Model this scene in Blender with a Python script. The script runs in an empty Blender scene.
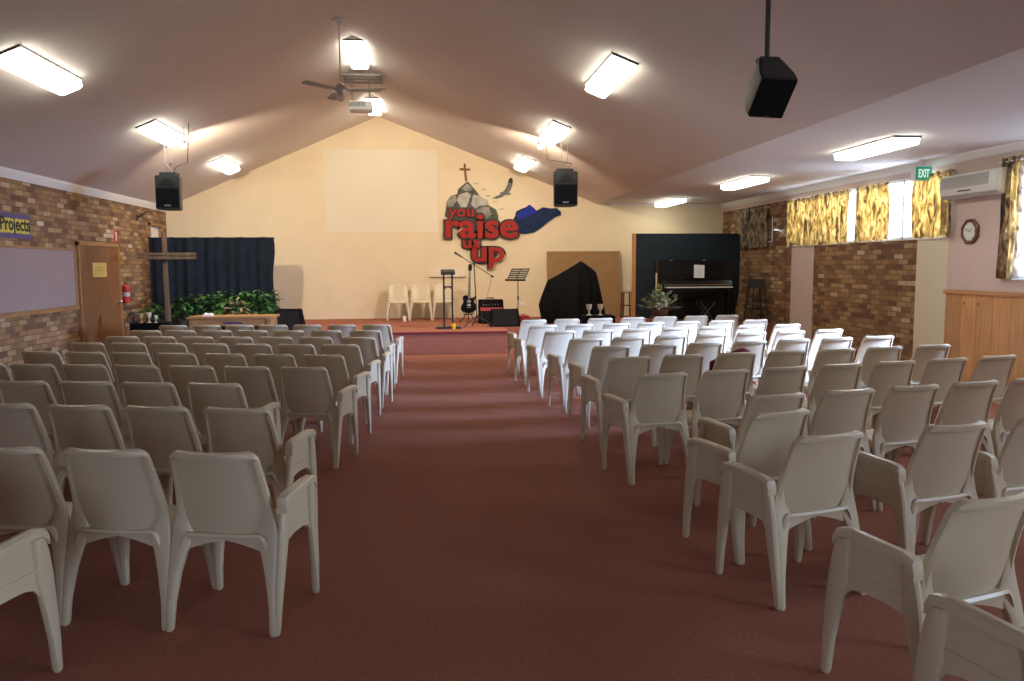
import bpy, bmesh, math, random
from mathutils import Vector, Matrix, Euler
random.seed(7)
R = math.radians
PI = math.pi
scene = bpy.context.scene
COL = scene.collection

# ------------------------------------------------------------------ camera
F, H = 790.0, 1.6
YAW, PITCH, ROLL = R(6.301), R(5.348), R(-0.3)
cf = Vector((math.sin(YAW) * math.cos(PITCH), math.cos(YAW) * math.cos(PITCH), -math.sin(PITCH)))
cr = cf.cross(Vector((0, 0, 1))).normalized()
cu = cr.cross(cf)
r2 = cr * math.cos(ROLL) + cu * math.sin(ROLL)
u2 = -cr * math.sin(ROLL) + cu * math.cos(ROLL)
cam_d = bpy.data.cameras.new('camera')
cam = bpy.data.objects.new('camera', cam_d)
COL.objects.link(cam)
m = Matrix((r2, u2, -cf)).transposed().to_4x4()
m.translation = Vector((0, 0, H))
cam.matrix_world = m
cam_d.sensor_width = 36
cam_d.lens = F / 1024 * 36
cam_d.clip_start = 0.05
cam_d.clip_end = 200
scene.camera = cam


def hit(px, py, ax, val):
    d = cf + r2 * ((px - 512) / F) + u2 * ((340.5 - py) / F)
    o = Vector((0, 0, H))
    return o + d * ((val - o[ax]) / d[ax])


def atY(px, py, Y): return hit(px, py, 1, Y)
def atX(px, py, X): return hit(px, py, 0, X)


# ------------------------------------------------------------------ materials
def ramp(nt, stops):
    n = nt.nodes.new('ShaderNodeValToRGB')
    el = n.color_ramp.elements
    while len(el) < len(stops): el.new(0.5)
    for e, (p, c) in zip(el, stops):
        e.position = p
        e.color = (*c, 1)
    return n


def mat(name, col, rough=0.6, metal=0.0, var=0.0, vscale=8.0, bump=0.0, bscale=60.0, spec=0.5, coat=0.0, emit=None, stretch=None):
    M = bpy.data.materials.new(name)
    M.use_nodes = True
    nt = M.node_tree
    b = nt.nodes['Principled BSDF']
    b.inputs['Base Color'].default_value = (*col, 1)
    b.inputs['Roughness'].default_value = rough
    b.inputs['Metallic'].default_value = metal
    b.inputs['Specular IOR Level'].default_value = spec
    b.inputs['Coat Weight'].default_value = coat
    L = nt.links
    tc = nt.nodes.new('ShaderNodeTexCoord')
    mp = nt.nodes.new('ShaderNodeMapping')
    L.new(tc.outputs['Object'], mp.inputs['Vector'])
    if stretch: mp.inputs['Scale'].default_value = stretch
    if var > 0:
        n = nt.nodes.new('ShaderNodeTexNoise')
        n.inputs['Scale'].default_value = vscale
        n.inputs['Detail'].default_value = 5
        L.new(mp.outputs['Vector'], n.inputs['Vector'])
        a = tuple(max(0, c * (1 - var)) for c in col)
        d = tuple(min(1, c * (1 + var)) for c in col)
        r = ramp(nt, [(0.3, a), (0.7, d)])
        L.new(n.outputs['Fac'], r.inputs['Fac'])
        L.new(r.outputs['Color'], b.inputs['Base Color'])
    if bump > 0:
        n = nt.nodes.new('ShaderNodeTexNoise')
        n.inputs['Scale'].default_value = bscale
        n.inputs['Detail'].default_value = 3
        L.new(mp.outputs['Vector'], n.inputs['Vector'])
        bp = nt.nodes.new('ShaderNodeBump')
        bp.inputs['Strength'].default_value = bump
        bp.inputs['Distance'].default_value = 0.01
        L.new(n.outputs['Fac'], bp.inputs['Height'])
        L.new(bp.outputs['Normal'], b.inputs['Normal'])
    if emit:
        b.inputs['Emission Color'].default_value = (*emit[0], 1)
        b.inputs['Emission Strength'].default_value = emit[1]
    return M


def brick_mat():
    M = bpy.data.materials.new('brick')
    M.use_nodes = True
    nt = M.node_tree
    L = nt.links
    b = nt.nodes['Principled BSDF']
    tc = nt.nodes.new('ShaderNodeTexCoord')
    sp = nt.nodes.new('ShaderNodeSeparateXYZ')
    cb = nt.nodes.new('ShaderNodeCombineXYZ')
    L.new(tc.outputs['Object'], sp.inputs[0])
    L.new(sp.outputs['Y'], cb.inputs['X'])
    L.new(sp.outputs['Z'], cb.inputs['Y'])
    br = nt.nodes.new('ShaderNodeTexBrick')
    br.inputs['Color1'].default_value = (0, 0, 0, 1)
    br.inputs['Color2'].default_value = (1, 1, 1, 1)
    br.inputs['Mortar'].default_value = (0.5, 0.5, 0.5, 1)
    br.inputs['Scale'].default_value = 1
    br.inputs['Brick Width'].default_value = 0.235
    br.inputs['Row Height'].default_value = 0.08
    br.inputs['Mortar Size'].default_value = 0.006
    br.inputs['Mortar Smooth'].default_value = 0.1
    L.new(cb.outputs[0], br.inputs['Vector'])
    rp = ramp(nt, [(0.0, (0.13, 0.058, 0.03)), (0.3, (0.20, 0.10, 0.045)), (0.6, (0.28, 0.15, 0.06)), (0.86, (0.33, 0.20, 0.085)), (0.965, (0.40, 0.27, 0.14)), (1.0, (0.52, 0.40, 0.27))])
    L.new(br.outputs['Color'], rp.inputs['Fac'])
    n = nt.nodes.new('ShaderNodeTexNoise')
    n.inputs['Scale'].default_value = 9
    n.inputs['Detail'].default_value = 6
    L.new(cb.outputs[0], n.inputs['Vector'])
    mx = nt.nodes.new('ShaderNodeMix')
    mx.data_type = 'RGBA'
    mx.blend_type = 'OVERLAY'
    mx.inputs[0].default_value = 0.4
    L.new(rp.outputs['Color'], mx.inputs[6])
    L.new(n.outputs['Fac'], mx.inputs[7])
    m2 = nt.nodes.new('ShaderNodeMix')
    m2.data_type = 'RGBA'
    m2.inputs[7].default_value = (0.13, 0.085, 0.055, 1)
    L.new(br.outputs['Fac'], m2.inputs[0])
    L.new(mx.outputs[2], m2.inputs[6])
    L.new(m2.outputs[2], b.inputs['Base Color'])
    b.inputs['Roughness'].default_value = 0.85
    bp = nt.nodes.new('ShaderNodeBump')
    bp.invert = True
    bp.inputs['Strength'].default_value = 0.6
    bp.inputs['Distance'].default_value = 0.008
    L.new(br.outputs['Fac'], bp.inputs['Height'])
    L.new(bp.outputs['Normal'], b.inputs['Normal'])
    return M


def wood_mat(name, dark, light, axis='Z', rough=0.5, scale=1.0, knots=False, planks=0):
    """grain runs along axis"""
    M = bpy.data.materials.new(name)
    M.use_nodes = True
    nt = M.node_tree
    L = nt.links
    b = nt.nodes['Principled BSDF']
    tc = nt.nodes.new('ShaderNodeTexCoord')
    mp = nt.nodes.new('ShaderNodeMapping')
    L.new(tc.outputs['Object'], mp.inputs['Vector'])
    s = [14 * scale] * 3
    s['XYZ'.index(axis)] = 0.9 * scale
    mp.inputs['Scale'].default_value = s
    n = nt.nodes.new('ShaderNodeTexNoise')
    n.inputs['Scale'].default_value = 2.2
    n.inputs['Detail'].default_value = 7
    n.inputs['Distortion'].default_value = 0.6
    L.new(mp.outputs[0], n.inputs['Vector'])
    rp = ramp(nt, [(0.3, dark), (0.7, light)])
    L.new(n.outputs['Fac'], rp.inputs['Fac'])
    out = rp.outputs['Color']
    if knots:
        v = nt.nodes.new('ShaderNodeTexVoronoi')
        v.inputs['Scale'].default_value = 3.3
        L.new(tc.outputs['Object'], v.inputs['Vector'])
        kr = ramp(nt, [(0.0, (1, 1, 1)), (0.07, (0.6, 0.6, 0.6)), (0.11, (0, 0, 0))])
        L.new(v.outputs['Distance'], kr.inputs['Fac'])
        mx = nt.nodes.new('ShaderNodeMix')
        mx.data_type = 'RGBA'
        mx.inputs[7].default_value = (dark[0] * 0.35, dark[1] * 0.3, dark[2] * 0.3, 1)
        L.new(kr.outputs['Color'], mx.inputs[0])
        L.new(out, mx.inputs[6])
        out = mx.outputs[2]
    if planks:
        sp = nt.nodes.new('ShaderNodeSeparateXYZ')
        L.new(tc.outputs['Object'], sp.inputs[0])
        mt = nt.nodes.new('ShaderNodeMath')
        mt.operation = 'DIVIDE'
        mt.inputs[1].default_value = planks
        L.new(sp.outputs['Y'], mt.inputs[0])
        fr = nt.nodes.new('ShaderNodeMath')
        fr.operation = 'FRACT'
        L.new(mt.outputs[0], fr.inputs[0])
        fl = nt.nodes.new('ShaderNodeMath')
        fl.operation = 'FLOOR'
        L.new(mt.outputs[0], fl.inputs[0])
        wn = nt.nodes.new('ShaderNodeTexWhiteNoise')
        wn.noise_dimensions = '1D'
        L.new(fl.outputs[0], wn.inputs['W'])
        vr = ramp(nt, [(0, (0.78, 0.78, 0.78)), (1, (1.12, 1.12, 1.12))])
        L.new(wn.outputs['Value'], vr.inputs['Fac'])
        m1 = nt.nodes.new('ShaderNodeMix')
        m1.data_type = 'RGBA'
        m1.blend_type = 'MULTIPLY'
        m1.inputs[0].default_value = 1
        L.new(out, m1.inputs[6])
        L.new(vr.outputs['Color'], m1.inputs[7])
        gr = ramp(nt, [(0.0, (0.25, 0.25, 0.25)), (0.035, (1, 1, 1))])
        L.new(fr.outputs[0], gr.inputs['Fac'])
        m3 = nt.nodes.new('ShaderNodeMix')
        m3.data_type = 'RGBA'
        m3.blend_type = 'MULTIPLY'
        m3.inputs[0].default_value = 1
        L.new(m1.outputs[2], m3.inputs[6])
        L.new(gr.outputs['Color'], m3.inputs[7])
        out = m3.outputs[2]
    L.new(out, b.inputs['Base Color'])
    b.inputs['Roughness'].default_value = rough
    return M


def curtain_mat():
    M = bpy.data.materials.new('floral curtain')
    M.use_nodes = True
    nt = M.node_tree
    L = nt.links
    b = nt.nodes['Principled BSDF']
    out = nt.nodes['Material Output']
    tc = nt.nodes.new('ShaderNodeTexCoord')
    mp = nt.nodes.new('ShaderNodeMapping')
    mp.inputs['Scale'].default_value = (1, 1.9, 0.55)
    L.new(tc.outputs['Object'], mp.inputs['Vector'])
    n = nt.nodes.new('ShaderNodeTexNoise')
    n.inputs['Scale'].default_value = 10
    n.inputs['Detail'].default_value = 3
    n.inputs['Distortion'].default_value = 1.0
    L.new(mp.outputs[0], n.inputs['Vector'])
    rp = ramp(nt, [(0.36, (0.05, 0.045, 0.06)), (0.46, (0.20, 0.16, 0.12)), (0.56, (0.50, 0.42, 0.27)), (0.7, (0.68, 0.61, 0.46))])
    L.new(n.outputs['Fac'], rp.inputs['Fac'])
    L.new(rp.outputs['Color'], b.inputs['Base Color'])
    b.inputs['Roughness'].default_value = 0.9
    t = nt.nodes.new('ShaderNodeBsdfTranslucent')
    rt = ramp(nt, [(0.32, (0.26, 0.18, 0.09)), (0.46, (0.62, 0.43, 0.18)), (0.68, (0.90, 0.70, 0.38))])
    L.new(n.outputs['Fac'], rt.inputs['Fac'])
    L.new(rt.outputs['Color'], t.inputs['Color'])
    mx = nt.nodes.new('ShaderNodeMixShader')
    mx.inputs[0].default_value = 0.45
    L.new(b.outputs[0], mx.inputs[1])
    L.new(t.outputs[0], mx.inputs[2])
    L.new(mx.outputs[0], out.inputs['Surface'])
    return M


def pane_mat():
    M = bpy.data.materials.new('window glass')
    M.use_nodes = True
    nt = M.node_tree
    L = nt.links
    nt.nodes.remove(nt.nodes['Principled BSDF'])
    t = nt.nodes.new('ShaderNodeBsdfTransparent')
    t.inputs[0].default_value = (0.95, 0.97, 0.98, 1)
    g = nt.nodes.new('ShaderNodeBsdfGlossy')
    g.inputs['Roughness'].default_value = 0.02
    mx = nt.nodes.new('ShaderNodeMixShader')
    mx.inputs[0].default_value = 0.06
    L.new(t.outputs[0], mx.inputs[1])
    L.new(g.outputs[0], mx.inputs[2])
    L.new(mx.outputs[0], nt.nodes['Material Output'].inputs['Surface'])
    return M


def emis(name, col, s):
    M = bpy.data.materials.new(name)
    M.use_nodes = True
    nt = M.node_tree
    b = nt.nodes['Principled BSDF']
    b.inputs['Base Color'].default_value = (0.8, 0.8, 0.8, 1)
    b.inputs['Emission Color'].default_value = (*col, 1)
    b.inputs['Emission Strength'].default_value = s
    return M


def leaf_mat(name, a, c):
    M = mat(name, a, 0.45)
    nt = M.node_tree
    b = nt.nodes['Principled BSDF']
    n = nt.nodes.new('ShaderNodeTexNoise')
    n.inputs['Scale'].default_value = 9
    rp = ramp(nt, [(0.35, a), (0.65, c)])
    tc = nt.nodes.new('ShaderNodeTexCoord')
    nt.links.new(tc.outputs['Object'], n.inputs['Vector'])
    nt.links.new(n.outputs['Fac'], rp.inputs['Fac'])
    nt.links.new(rp.outputs['Color'], b.inputs['Base Color'])
    return M


M_chair = mat('chair plastic', (0.59, 0.495, 0.352), 0.34, var=0.04, vscale=3, bump=0.05, bscale=300)
M_carpet = mat('carpet', (0.32, 0.122, 0.080), 0.95, var=0.16, vscale=55, bump=0.5, bscale=220, spec=0.15)
M_brick = brick_mat()
M_ceil = mat('ceiling paint', (0.68, 0.61, 0.57), 0.8, var=0.03, vscale=1.2)
M_ceil2 = mat('flat ceiling paint', (0.70, 0.67, 0.67), 0.8, var=0.02, vscale=1.2)
M_cream = mat('cream wall paint', (0.72, 0.60, 0.42), 0.75, var=0.03, vscale=2)
M_cream2 = mat('projection wall paint', (0.72, 0.645, 0.52), 0.75)
M_pink = mat('pink beige plaster', (0.60, 0.47, 0.41), 0.8, var=0.03, vscale=2)
M_white = mat('white paint', (0.72, 0.70, 0.66), 0.5)
M_creampanel = mat('cream panel paint', (0.66, 0.60, 0.44), 0.6)
M_pin = mat('noticeboard felt', (0.30, 0.215, 0.20), 0.95, var=0.06, vscale=30)
M_woodtrim = wood_mat('timber trim', (0.25, 0.12, 0.045), (0.40, 0.21, 0.085), 'Y')
M_door = wood_mat('door veneer', (0.17, 0.075, 0.03), (0.27, 0.125, 0.05), 'Z', 0.4)
M_pine = wood_mat('knotty pine', (0.50, 0.24, 0.095), (0.66, 0.37, 0.16), 'Z', 0.4, 1.0, True, 0.30)
M_pinerail = wood_mat('pine rail', (0.42, 0.2, 0.075), (0.60, 0.32, 0.14), 'Y', 0.4)
M_table = wood_mat('table pine', (0.40, 0.19, 0.07), (0.55, 0.30, 0.12), 'X', 0.4)
M_rough = wood_mat('rough timber', (0.04, 0.026, 0.018), (0.10, 0.068, 0.046), 'Z', 0.9)
M_black = mat('black plastic', (0.018, 0.018, 0.019), 0.45)
M_grille = mat('speaker grille', (0.010, 0.010, 0.011), 0.9, bump=0.4, bscale=400, spec=0.15)
M_greyblk = mat('charcoal plastic', (0.045, 0.048, 0.045), 0.5)
M_blackcloth = mat('black cloth', (0.006, 0.006, 0.007), 0.95, var=0.2, vscale=20, spec=0.06)
M_navycloth = mat('navy black cloth', (0.012, 0.017, 0.027), 0.95, var=0.2, vscale=6, spec=0.1)
M_darkpanel = mat('dark screen fabric', (0.022, 0.033, 0.045), 0.9, var=0.1, vscale=6, spec=0.2)
M_lacquer = mat('black lacquer', (0.006, 0.006, 0.008), 0.16, spec=0.3)
M_metal = mat('brushed metal', (0.55, 0.55, 0.55), 0.3, 0.9)
M_bmetal = mat('black metal', (0.02, 0.02, 0.022), 0.4, 0.3)
M_brass = mat('brass', (0.6, 0.42, 0.15), 0.3, 0.9)
M_red = mat('red paint', (0.55, 0.03, 0.03), 0.5)
M_redlet = mat('red letters', (0.33, 0.024, 0.022), 0.7, spec=0.2)
M_blacklet = mat('black outline board', (0.03, 0.022, 0.022), 0.7)
M_maroon = mat('maroon cloth', (0.16, 0.012, 0.02), 0.9, var=0.2, vscale=30)
M_blue = mat('royal blue paint', (0.015, 0.028, 0.26), 0.7, spec=0.2)
M_blued = mat('deep blue paint', (0.010, 0.022, 0.075), 0.7, spec=0.2, var=0.35, vscale=5)
M_brown = mat('brown board', (0.27, 0.155, 0.065), 0.8, var=0.08, vscale=6)
M_post = wood_mat('orange timber post', (0.40, 0.18, 0.06), (0.55, 0.28, 0.10), 'Z')
M_leaf = leaf_mat('leaf green', (0.018, 0.065, 0.015), (0.06, 0.19, 0.035))
M_leafl = leaf_mat('pale leaf', (0.12, 0.17, 0.09), (0.50, 0.55, 0.38))
M_bloom = leaf_mat('yellow green bloom', (0.30, 0.32, 0.08), (0.5, 0.48, 0.2))
M_leafp = leaf_mat('variegated leaf', (0.25, 0.22, 0.12), (0.5, 0.42, 0.3))
M_pot = mat('terracotta pot', (0.16, 0.07, 0.05), 0.7)
M_goblet = wood_mat('pale turned wood', (0.50, 0.40, 0.25), (0.72, 0.62, 0.42), 'Z')
M_gobletd = wood_mat('golden turned wood', (0.42, 0.26, 0.07), (0.58, 0.38, 0.12), 'Z')
M_yellow = mat('yellow plastic', (0.85, 0.60, 0.03), 0.4)
M_paper = mat('white paper', (0.8, 0.8, 0.8), 0.8)
M_cup = mat('white cup', (0.85, 0.82, 0.76), 0.5)
M_purple = mat('purple card', (0.11, 0.075, 0.17), 0.8)
M_yel2 = mat('yellow card', (0.55, 0.45, 0.07), 0.8)
M_ink = mat('black ink', (0.01, 0.01, 0.01), 0.7)
M_label = mat('gold notice', (0.55, 0.38, 0.10), 0.6, var=0.15, vscale=40)
M_rock = mat('painted rock grey', (0.22, 0.21, 0.19), 0.8, var=0.55, vscale=5)
M_rock2 = mat('painted rock dark', (0.07, 0.066, 0.062), 0.8, var=0.5, vscale=6)
M_rock3 = mat('painted rock light', (0.36, 0.34, 0.31), 0.8, var=0.3, vscale=6)
M_moss = mat('painted rock olive', (0.07, 0.08, 0.035), 0.8, var=0.4, vscale=8)
M_crosspaint = mat('painted cross brown', (0.20, 0.055, 0.03), 0.6)
M_eagle = mat('painted eagle grey', (0.13, 0.13, 0.13), 0.8, var=0.3, vscale=14)
M_green = mat('exit green', (0.02, 0.27, 0.16), 0.4, emit=((0.03, 0.45, 0.27), 0.25))
M_exit = mat('exit white lettering', (0.8, 0.9, 0.85), 0.5, emit=((0.7, 1, 0.85), 0.5))
M_ac = mat('air conditioner plastic', (0.62, 0.61, 0.57), 0.4)
M_acg = mat('air conditioner grille', (0.36, 0.36, 0.35), 0.6)
M_octo = wood_mat('clock rim wood', (0.09, 0.025, 0.012), (0.16, 0.05, 0.025), 'Z', 0.3)
M_face = mat('clock face', (0.75, 0.73, 0.68), 0.5)
M_alum = mat('window aluminium', (0.65, 0.65, 0.68), 0.4, 0.3)
M_curt = curtain_mat()
M_pane = pane_mat()
M_tube = emis('fluorescent diffuser', (1.0, 0.99, 0.83), 10.0)
M_bulb = emis('floodlight bulb', (1.0, 0.85, 0.6), 60.0)
M_strip = mat('red amp stripe', (0.35, 0.02, 0.03), 0.6)


# ------------------------------------------------------------------ mesh helpers
def bm_new(): return bmesh.new()


def box(bm, c, s, rot=None, mi=0):
    M = Matrix.Translation(Vector(c))
    if rot is not None: M = M @ Euler(rot).to_matrix().to_4x4()
    M = M @ Matrix.Diagonal((s[0], s[1], s[2], 1))
    g = bmesh.ops.create_cube(bm, size=1, matrix=M)
    for f in {f for v in g['verts'] for f in v.link_faces}: f.material_index = mi
    return g['verts']


def bx(bm, x0, x1, y0, y1, z0, z1, mi=0):
    return box(bm, ((x0 + x1) / 2, (y0 + y1) / 2, (z0 + z1) / 2), (abs(x1 - x0), abs(y1 - y0), abs(z1 - z0)), None, mi)


def cyl(bm, a, b, ra, rb=None, seg=12):
    a, b = Vector(a), Vector(b)
    rb = ra if rb is None else rb
    d = b - a
    q = d.to_track_quat('Z', 'Y').to_matrix().to_4x4()
    M = Matrix.Translation((a + b) / 2) @ q
    bmesh.ops.create_cone(bm, cap_ends=True, segments=seg, radius1=ra, radius2=rb, depth=d.length, matrix=M)


def sph(bm, c, r, s=(1, 1, 1), seg=12):
    M = Matrix.Translation(Vector(c)) @ Matrix.Diagonal((s[0], s[1], s[2], 1))
    bmesh.ops.create_uvsphere(bm, u_segments=seg, v_segments=max(6, seg // 2 + 2), radius=r, matrix=M)


def lathe(bm, prof, c=(0, 0, 0), seg=20):
    c = Vector(c)
    rings = []
    for r, z in prof:
        rings.append([bm.verts.new(c + Vector((r * math.cos(2 * PI * i / seg), r * math.sin(2 * PI * i / seg), z))) for i in range(seg)])
    for a, b in zip(rings, rings[1:]):
        for i in range(seg):
            bm.faces.new((a[i], a[(i + 1) % seg], b[(i + 1) % seg], b[i]))
    bm.faces.new(rings[0][::-1])
    bm.faces.new(rings[-1])


def loft(bm, sections, cap=True):
    """sections: lists of equal-length closed loops of 3D points"""
    rings = [[bm.verts.new(Vector(p)) for p in s] for s in sections]
    n = len(rings[0])
    for a, b in zip(rings, rings[1:]):
        for i in range(n):
            bm.faces.new((a[i], a[(i + 1) % n], b[(i + 1) % n], b[i]))
    if cap:
        bm.faces.new(rings[0][::-1])
        bm.faces.new(rings[-1])


def rrect(cx, cy, w, d, z, r=0.35, n=3):
    """rounded rectangle loop in the XY plane"""
    out = []
    rr = min(w, d) * r
    for qx, qy, a0 in ((1, 1, 0), (-1, 1, 90), (-1, -1, 180), (1, -1, 270)):
        for k in range(n + 1):
            a = R(a0 + 90 * k / n)
            out.append((cx + qx * (w / 2 - rr) + rr * math.cos(a), cy + qy * (d / 2 - rr) + rr * math.sin(a), z))
    return out


def tube(bm, pts, r, seg=8):
    pts = [Vector(p) for p in pts]
    rings = []
    for i, p in enumerate(pts):
        t = (pts[min(i + 1, len(pts) - 1)] - pts[max(i - 1, 0)]).normalized()
        up = Vector((0, 0, 1)) if abs(t.z) < 0.9 else Vector((1, 0, 0))
        s = t.cross(up).normalized()
        u = s.cross(t)
        rings.append([bm.verts.new(p + (s * math.cos(2 * PI * k / seg) + u * math.sin(2 * PI * k / seg)) * r) for k in range(seg)])
    for a, b in zip(rings, rings[1:]):
        for i in range(seg):
            bm.faces.new((a[i], a[(i + 1) % seg], b[(i + 1) % seg], b[i]))
    bm.faces.new(rings[0][::-1])
    bm.faces.new(rings[-1])


def prism(bm, pts, f, d0, d1):
    """pts 2D outline, f(u, v, d) -> 3D; extruded from depth d0 to d1"""
    a = [bm.verts.new(f(u, v, d0)) for u, v in pts]
    b = [bm.verts.new(f(u, v, d1)) for u, v in pts]
    n = len(pts)
    for i in range(n):
        bm.faces.new((a[i], a[(i + 1) % n], b[(i + 1) % n], b[i]))
    bm.faces.new(a[::-1])
    bm.faces.new(b)


def grid_solid(bm, front, rear):
    """front / rear: equally sized grids of points; closed skin between them"""
    ni, nj = len(front), len(front[0])
    A = [[bm.verts.new(Vector(p)) for p in row] for row in front]
    B = [[bm.verts.new(Vector(p)) for p in row] for row in rear]
    for i in range(ni - 1):
        for j in range(nj - 1):
            bm.faces.new((A[i][j], A[i][j + 1], A[i + 1][j + 1], A[i + 1][j]))
            bm.faces.new((B[i][j], B[i + 1][j], B[i + 1][j + 1], B[i][j + 1]))
    for i in range(ni - 1):
        bm.faces.new((A[i][0], A[i + 1][0], B[i + 1][0], B[i][0]))
        bm.faces.new((A[i][-1], B[i][-1], B[i + 1][-1], A[i + 1][-1]))
    for j in range(nj - 1):
        bm.faces.new((A[0][j], B[0][j], B[0][j + 1], A[0][j + 1]))
        bm.faces.new((A[-1][j], A[-1][j + 1], B[-1][j + 1], B[-1][j]))


def obj(name, bm, mats, parent=None, bevel=0.0, sharp=35, loc=None):
    bmesh.ops.recalc_face_normals(bm, faces=bm.faces)
    if bevel > 0:
        es = [e for e in bm.edges if len(e.link_faces) == 2 and e.calc_face_angle(0) > R(40)]
        bmesh.ops.bevel(bm, geom=es, offset=bevel, segments=2, affect='EDGES', clamp_overlap=True)
    me = bpy.data.meshes.new(name)
    bm.to_mesh(me)
    bm.free()
    for p in me.polygons: p.use_smooth = True
    me.set_sharp_from_angle(angle=R(sharp))
    for mm in (mats if isinstance(mats, (list, tuple)) else [mats]): me.materials.append(mm)
    o = bpy.data.objects.new(name, me)
    COL.objects.link(o)
    if parent is not None: o.parent = parent
    if loc is not None: o.location = loc
    return o


def tag(o, label=None, cat=None, group=None, kind=None):
    if label: o['label'] = label
    if cat: o['category'] = cat
    if group: o['group'] = group
    if kind: o['kind'] = kind
    return o


def thing(name, label, cat, loc=(0, 0, 0), rz=0.0, group=None, rot=None):
    o = bpy.data.objects.new(name, None)
    COL.objects.link(o)
    o.location = loc
    o.rotation_euler = rot if rot else (0, 0, rz)
    o.empty_display_size = 0.1
    return tag(o, label, cat, group)


def struct(name, bm, mats, parent=None, bevel=0.0):
    o = obj(name, bm, mats, parent, bevel)
    if parent is None: o['kind'] = 'structure'
    return o


def text_mesh(txt, offset=0.0, extrude=0.02, bevel=0.0):
    cu_ = bpy.data.curves.new('t', 'FONT')
    cu_.body = txt
    cu_.size = 1
    cu_.offset = offset
    cu_.extrude = extrude
    cu_.resolution_u = 4
    o = bpy.data.objects.new('t', cu_)
    COL.objects.link(o)
    dg = bpy.context.evaluated_depsgraph_get()
    me = bpy.data.meshes.new_from_object(o.evaluated_get(dg))
    bpy.data.objects.remove(o)
    return me


def text_bounds(me):
    xs = [v.co.x for v in me.vertices]
    ys = [v.co.y for v in me.vertices]
    return min(xs), max(xs), min(ys), max(ys)


def text_obj(name, txt, f, u0, u1, v0, v1, material, parent, offset=0.0, depth=(0, 0.01), ref=None):
    """letters fitted in the rectangle u0..u1, v0..v1 of the surface f(u, v, d)"""
    me = text_mesh(txt, offset, 0.5)
    a, b, c, d = ref if ref else text_bounds(me)
    for v in me.vertices:
        uu = u0 + (v.co.x - a) / (b - a) * (u1 - u0)
        vv = v0 + (v.co.y - c) / (d - c) * (v1 - v0)
        dd = depth[1] if v.co.z > 0 else depth[0]
        v.co = f(uu, vv, dd)
    me.materials.clear()
    me.materials.append(material)
    bm = bm_new()
    bm.from_mesh(me)
    bpy.data.meshes.remove(me)
    return obj(name, bm, material, parent, sharp=30)


# ------------------------------------------------------------------ the room
XL, XR, YB, YF = -5.72, 7.2, 18.6, -3.0
RX, RZ = -1.0, 5.02
ZL, FX, ZF = 2.95, 4.1, 3.07
SZ = 0.41

bm = bm_new()
bx(bm, XL - 0.2, XR + 0.2, YF - 0.2, YB + 0.2, -0.15, 0)
struct('floor', bm, M_carpet)

# stage platform: main block and the right part set back
bm = bm_new()
bx(bm, -5.2, 1.56, 14.5, YB, 0.0, SZ)
bx(bm, XL, -5.2, 16.2, YB, 0.0, SZ)
bx(bm, 1.56, XR, 15.5, YB, 0.0, SZ)
struct('floor_stage', bm, M_carpet, bevel=0.012)
bm = bm_new()
bx(bm, -5.2, 1.57, 14.485, 14.50, SZ - 0.035, SZ + 0.004)
struct('trim_1', bm, M_maroon)

# ceiling: two slopes and the flat side part
bm = bm_new()
T = 0.12
prof = [(XL - 0.2, ZL - 0.0877), (RX, RZ), (FX, ZF), (FX, ZF + 0.0), (XR + 0.2, ZF + 0.0)]
for (x0, z0), (x1, z1), mi in (((XL, ZL), (RX, RZ), 0), ((RX, RZ), (FX, ZF), 0), ((FX, ZF), (XR + 0.15, ZF), 1)):
    vs = [bm.verts.new((x, y, z)) for y in (YF - 0.15, YB + 0.15) for x, z in ((x0, z0), (x1, z1), (x1, z1 + T), (x0, z0 + T))]
    q = [(0, 1, 5, 4), (1, 2, 6, 5), (2, 3, 7, 6), (3, 0, 4, 7), (0, 3, 2, 1), (4, 5, 6, 7)]
    for ix in q:
        f = bm.faces.new([vs[i] for i in ix])
        f.material_index = mi
struct('ceiling', bm, [M_ceil, M_ceil2])

# walls at the ends follow the gable
def gable(y0, y1, holes=None):
    bm = bm_new()
    pts = [(XL - 0.15, 0), (XR + 0.15, 0), (XR + 0.15, ZF), (FX, ZF), (RX, RZ), (XL, ZL), (XL - 0.15, ZL)]
    prism(bm, pts, lambda u, v, d: Vector((u, d, v + (0.03 if v > 0 else 0))), y0, y1)
    return bm
struct('wall_back', gable(YB, YB + 0.15), M_cream)
bm = bm_new()
prism(bm, [(XL - 0.15, 2.15), (XR + 0.15, 2.15), (XR + 0.15, ZF), (FX, ZF), (RX, RZ), (XL, ZL), (XL - 0.15, ZL)], lambda u, v, d: Vector((u, d, v)), YF - 0.15, YF)
bx(bm, XL - 0.15, -2.6, YF - 0.15, YF, 0, 2.15)
bx(bm, 0.2, XR + 0.15, YF - 0.15, YF, 0, 2.15)
struct('wall_rear', bm, M_pink)
d = tag(bpy.data.objects.new('door_3_added', None), None, None, None, 'structure')  # unseen glass doors behind the camera, added to let daylight in
COL.objects.link(d)
bm = bm_new()
for x in (-2.6, -1.23, 0.14): bx(bm, x, x + 0.06, YF - 0.1, YF - 0.04, 0, 2.15)
for z in (0, 1.0, 2.07): bx(bm, -2.6, 0.2, YF - 0.1, YF - 0.04, z, z + 0.08)
obj('door_frame', bm, M_alum, d)
bm = bm_new()
bx(bm, -2.55, 0.15, YF - 0.075, YF - 0.065, 0.06, 2.09)
obj('door_glass', bm, M_pane, d)
bm = bm_new()
for x in (-1.3, -1.1): cyl(bm, (x, YF - 0.02, 0.9), (x, YF - 0.02, 1.2), 0.012)
obj('door_handle', bm, M_metal, d)

# painted projection rectangle
a, b = atY(323, 149, YB), atY(438, 232, YB)
bm = bm_new()
bx(bm, a.x, b.x, YB - 0.004, YB, b.z, a.z)
struct('wall_projection_patch', bm, M_cream2)

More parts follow.
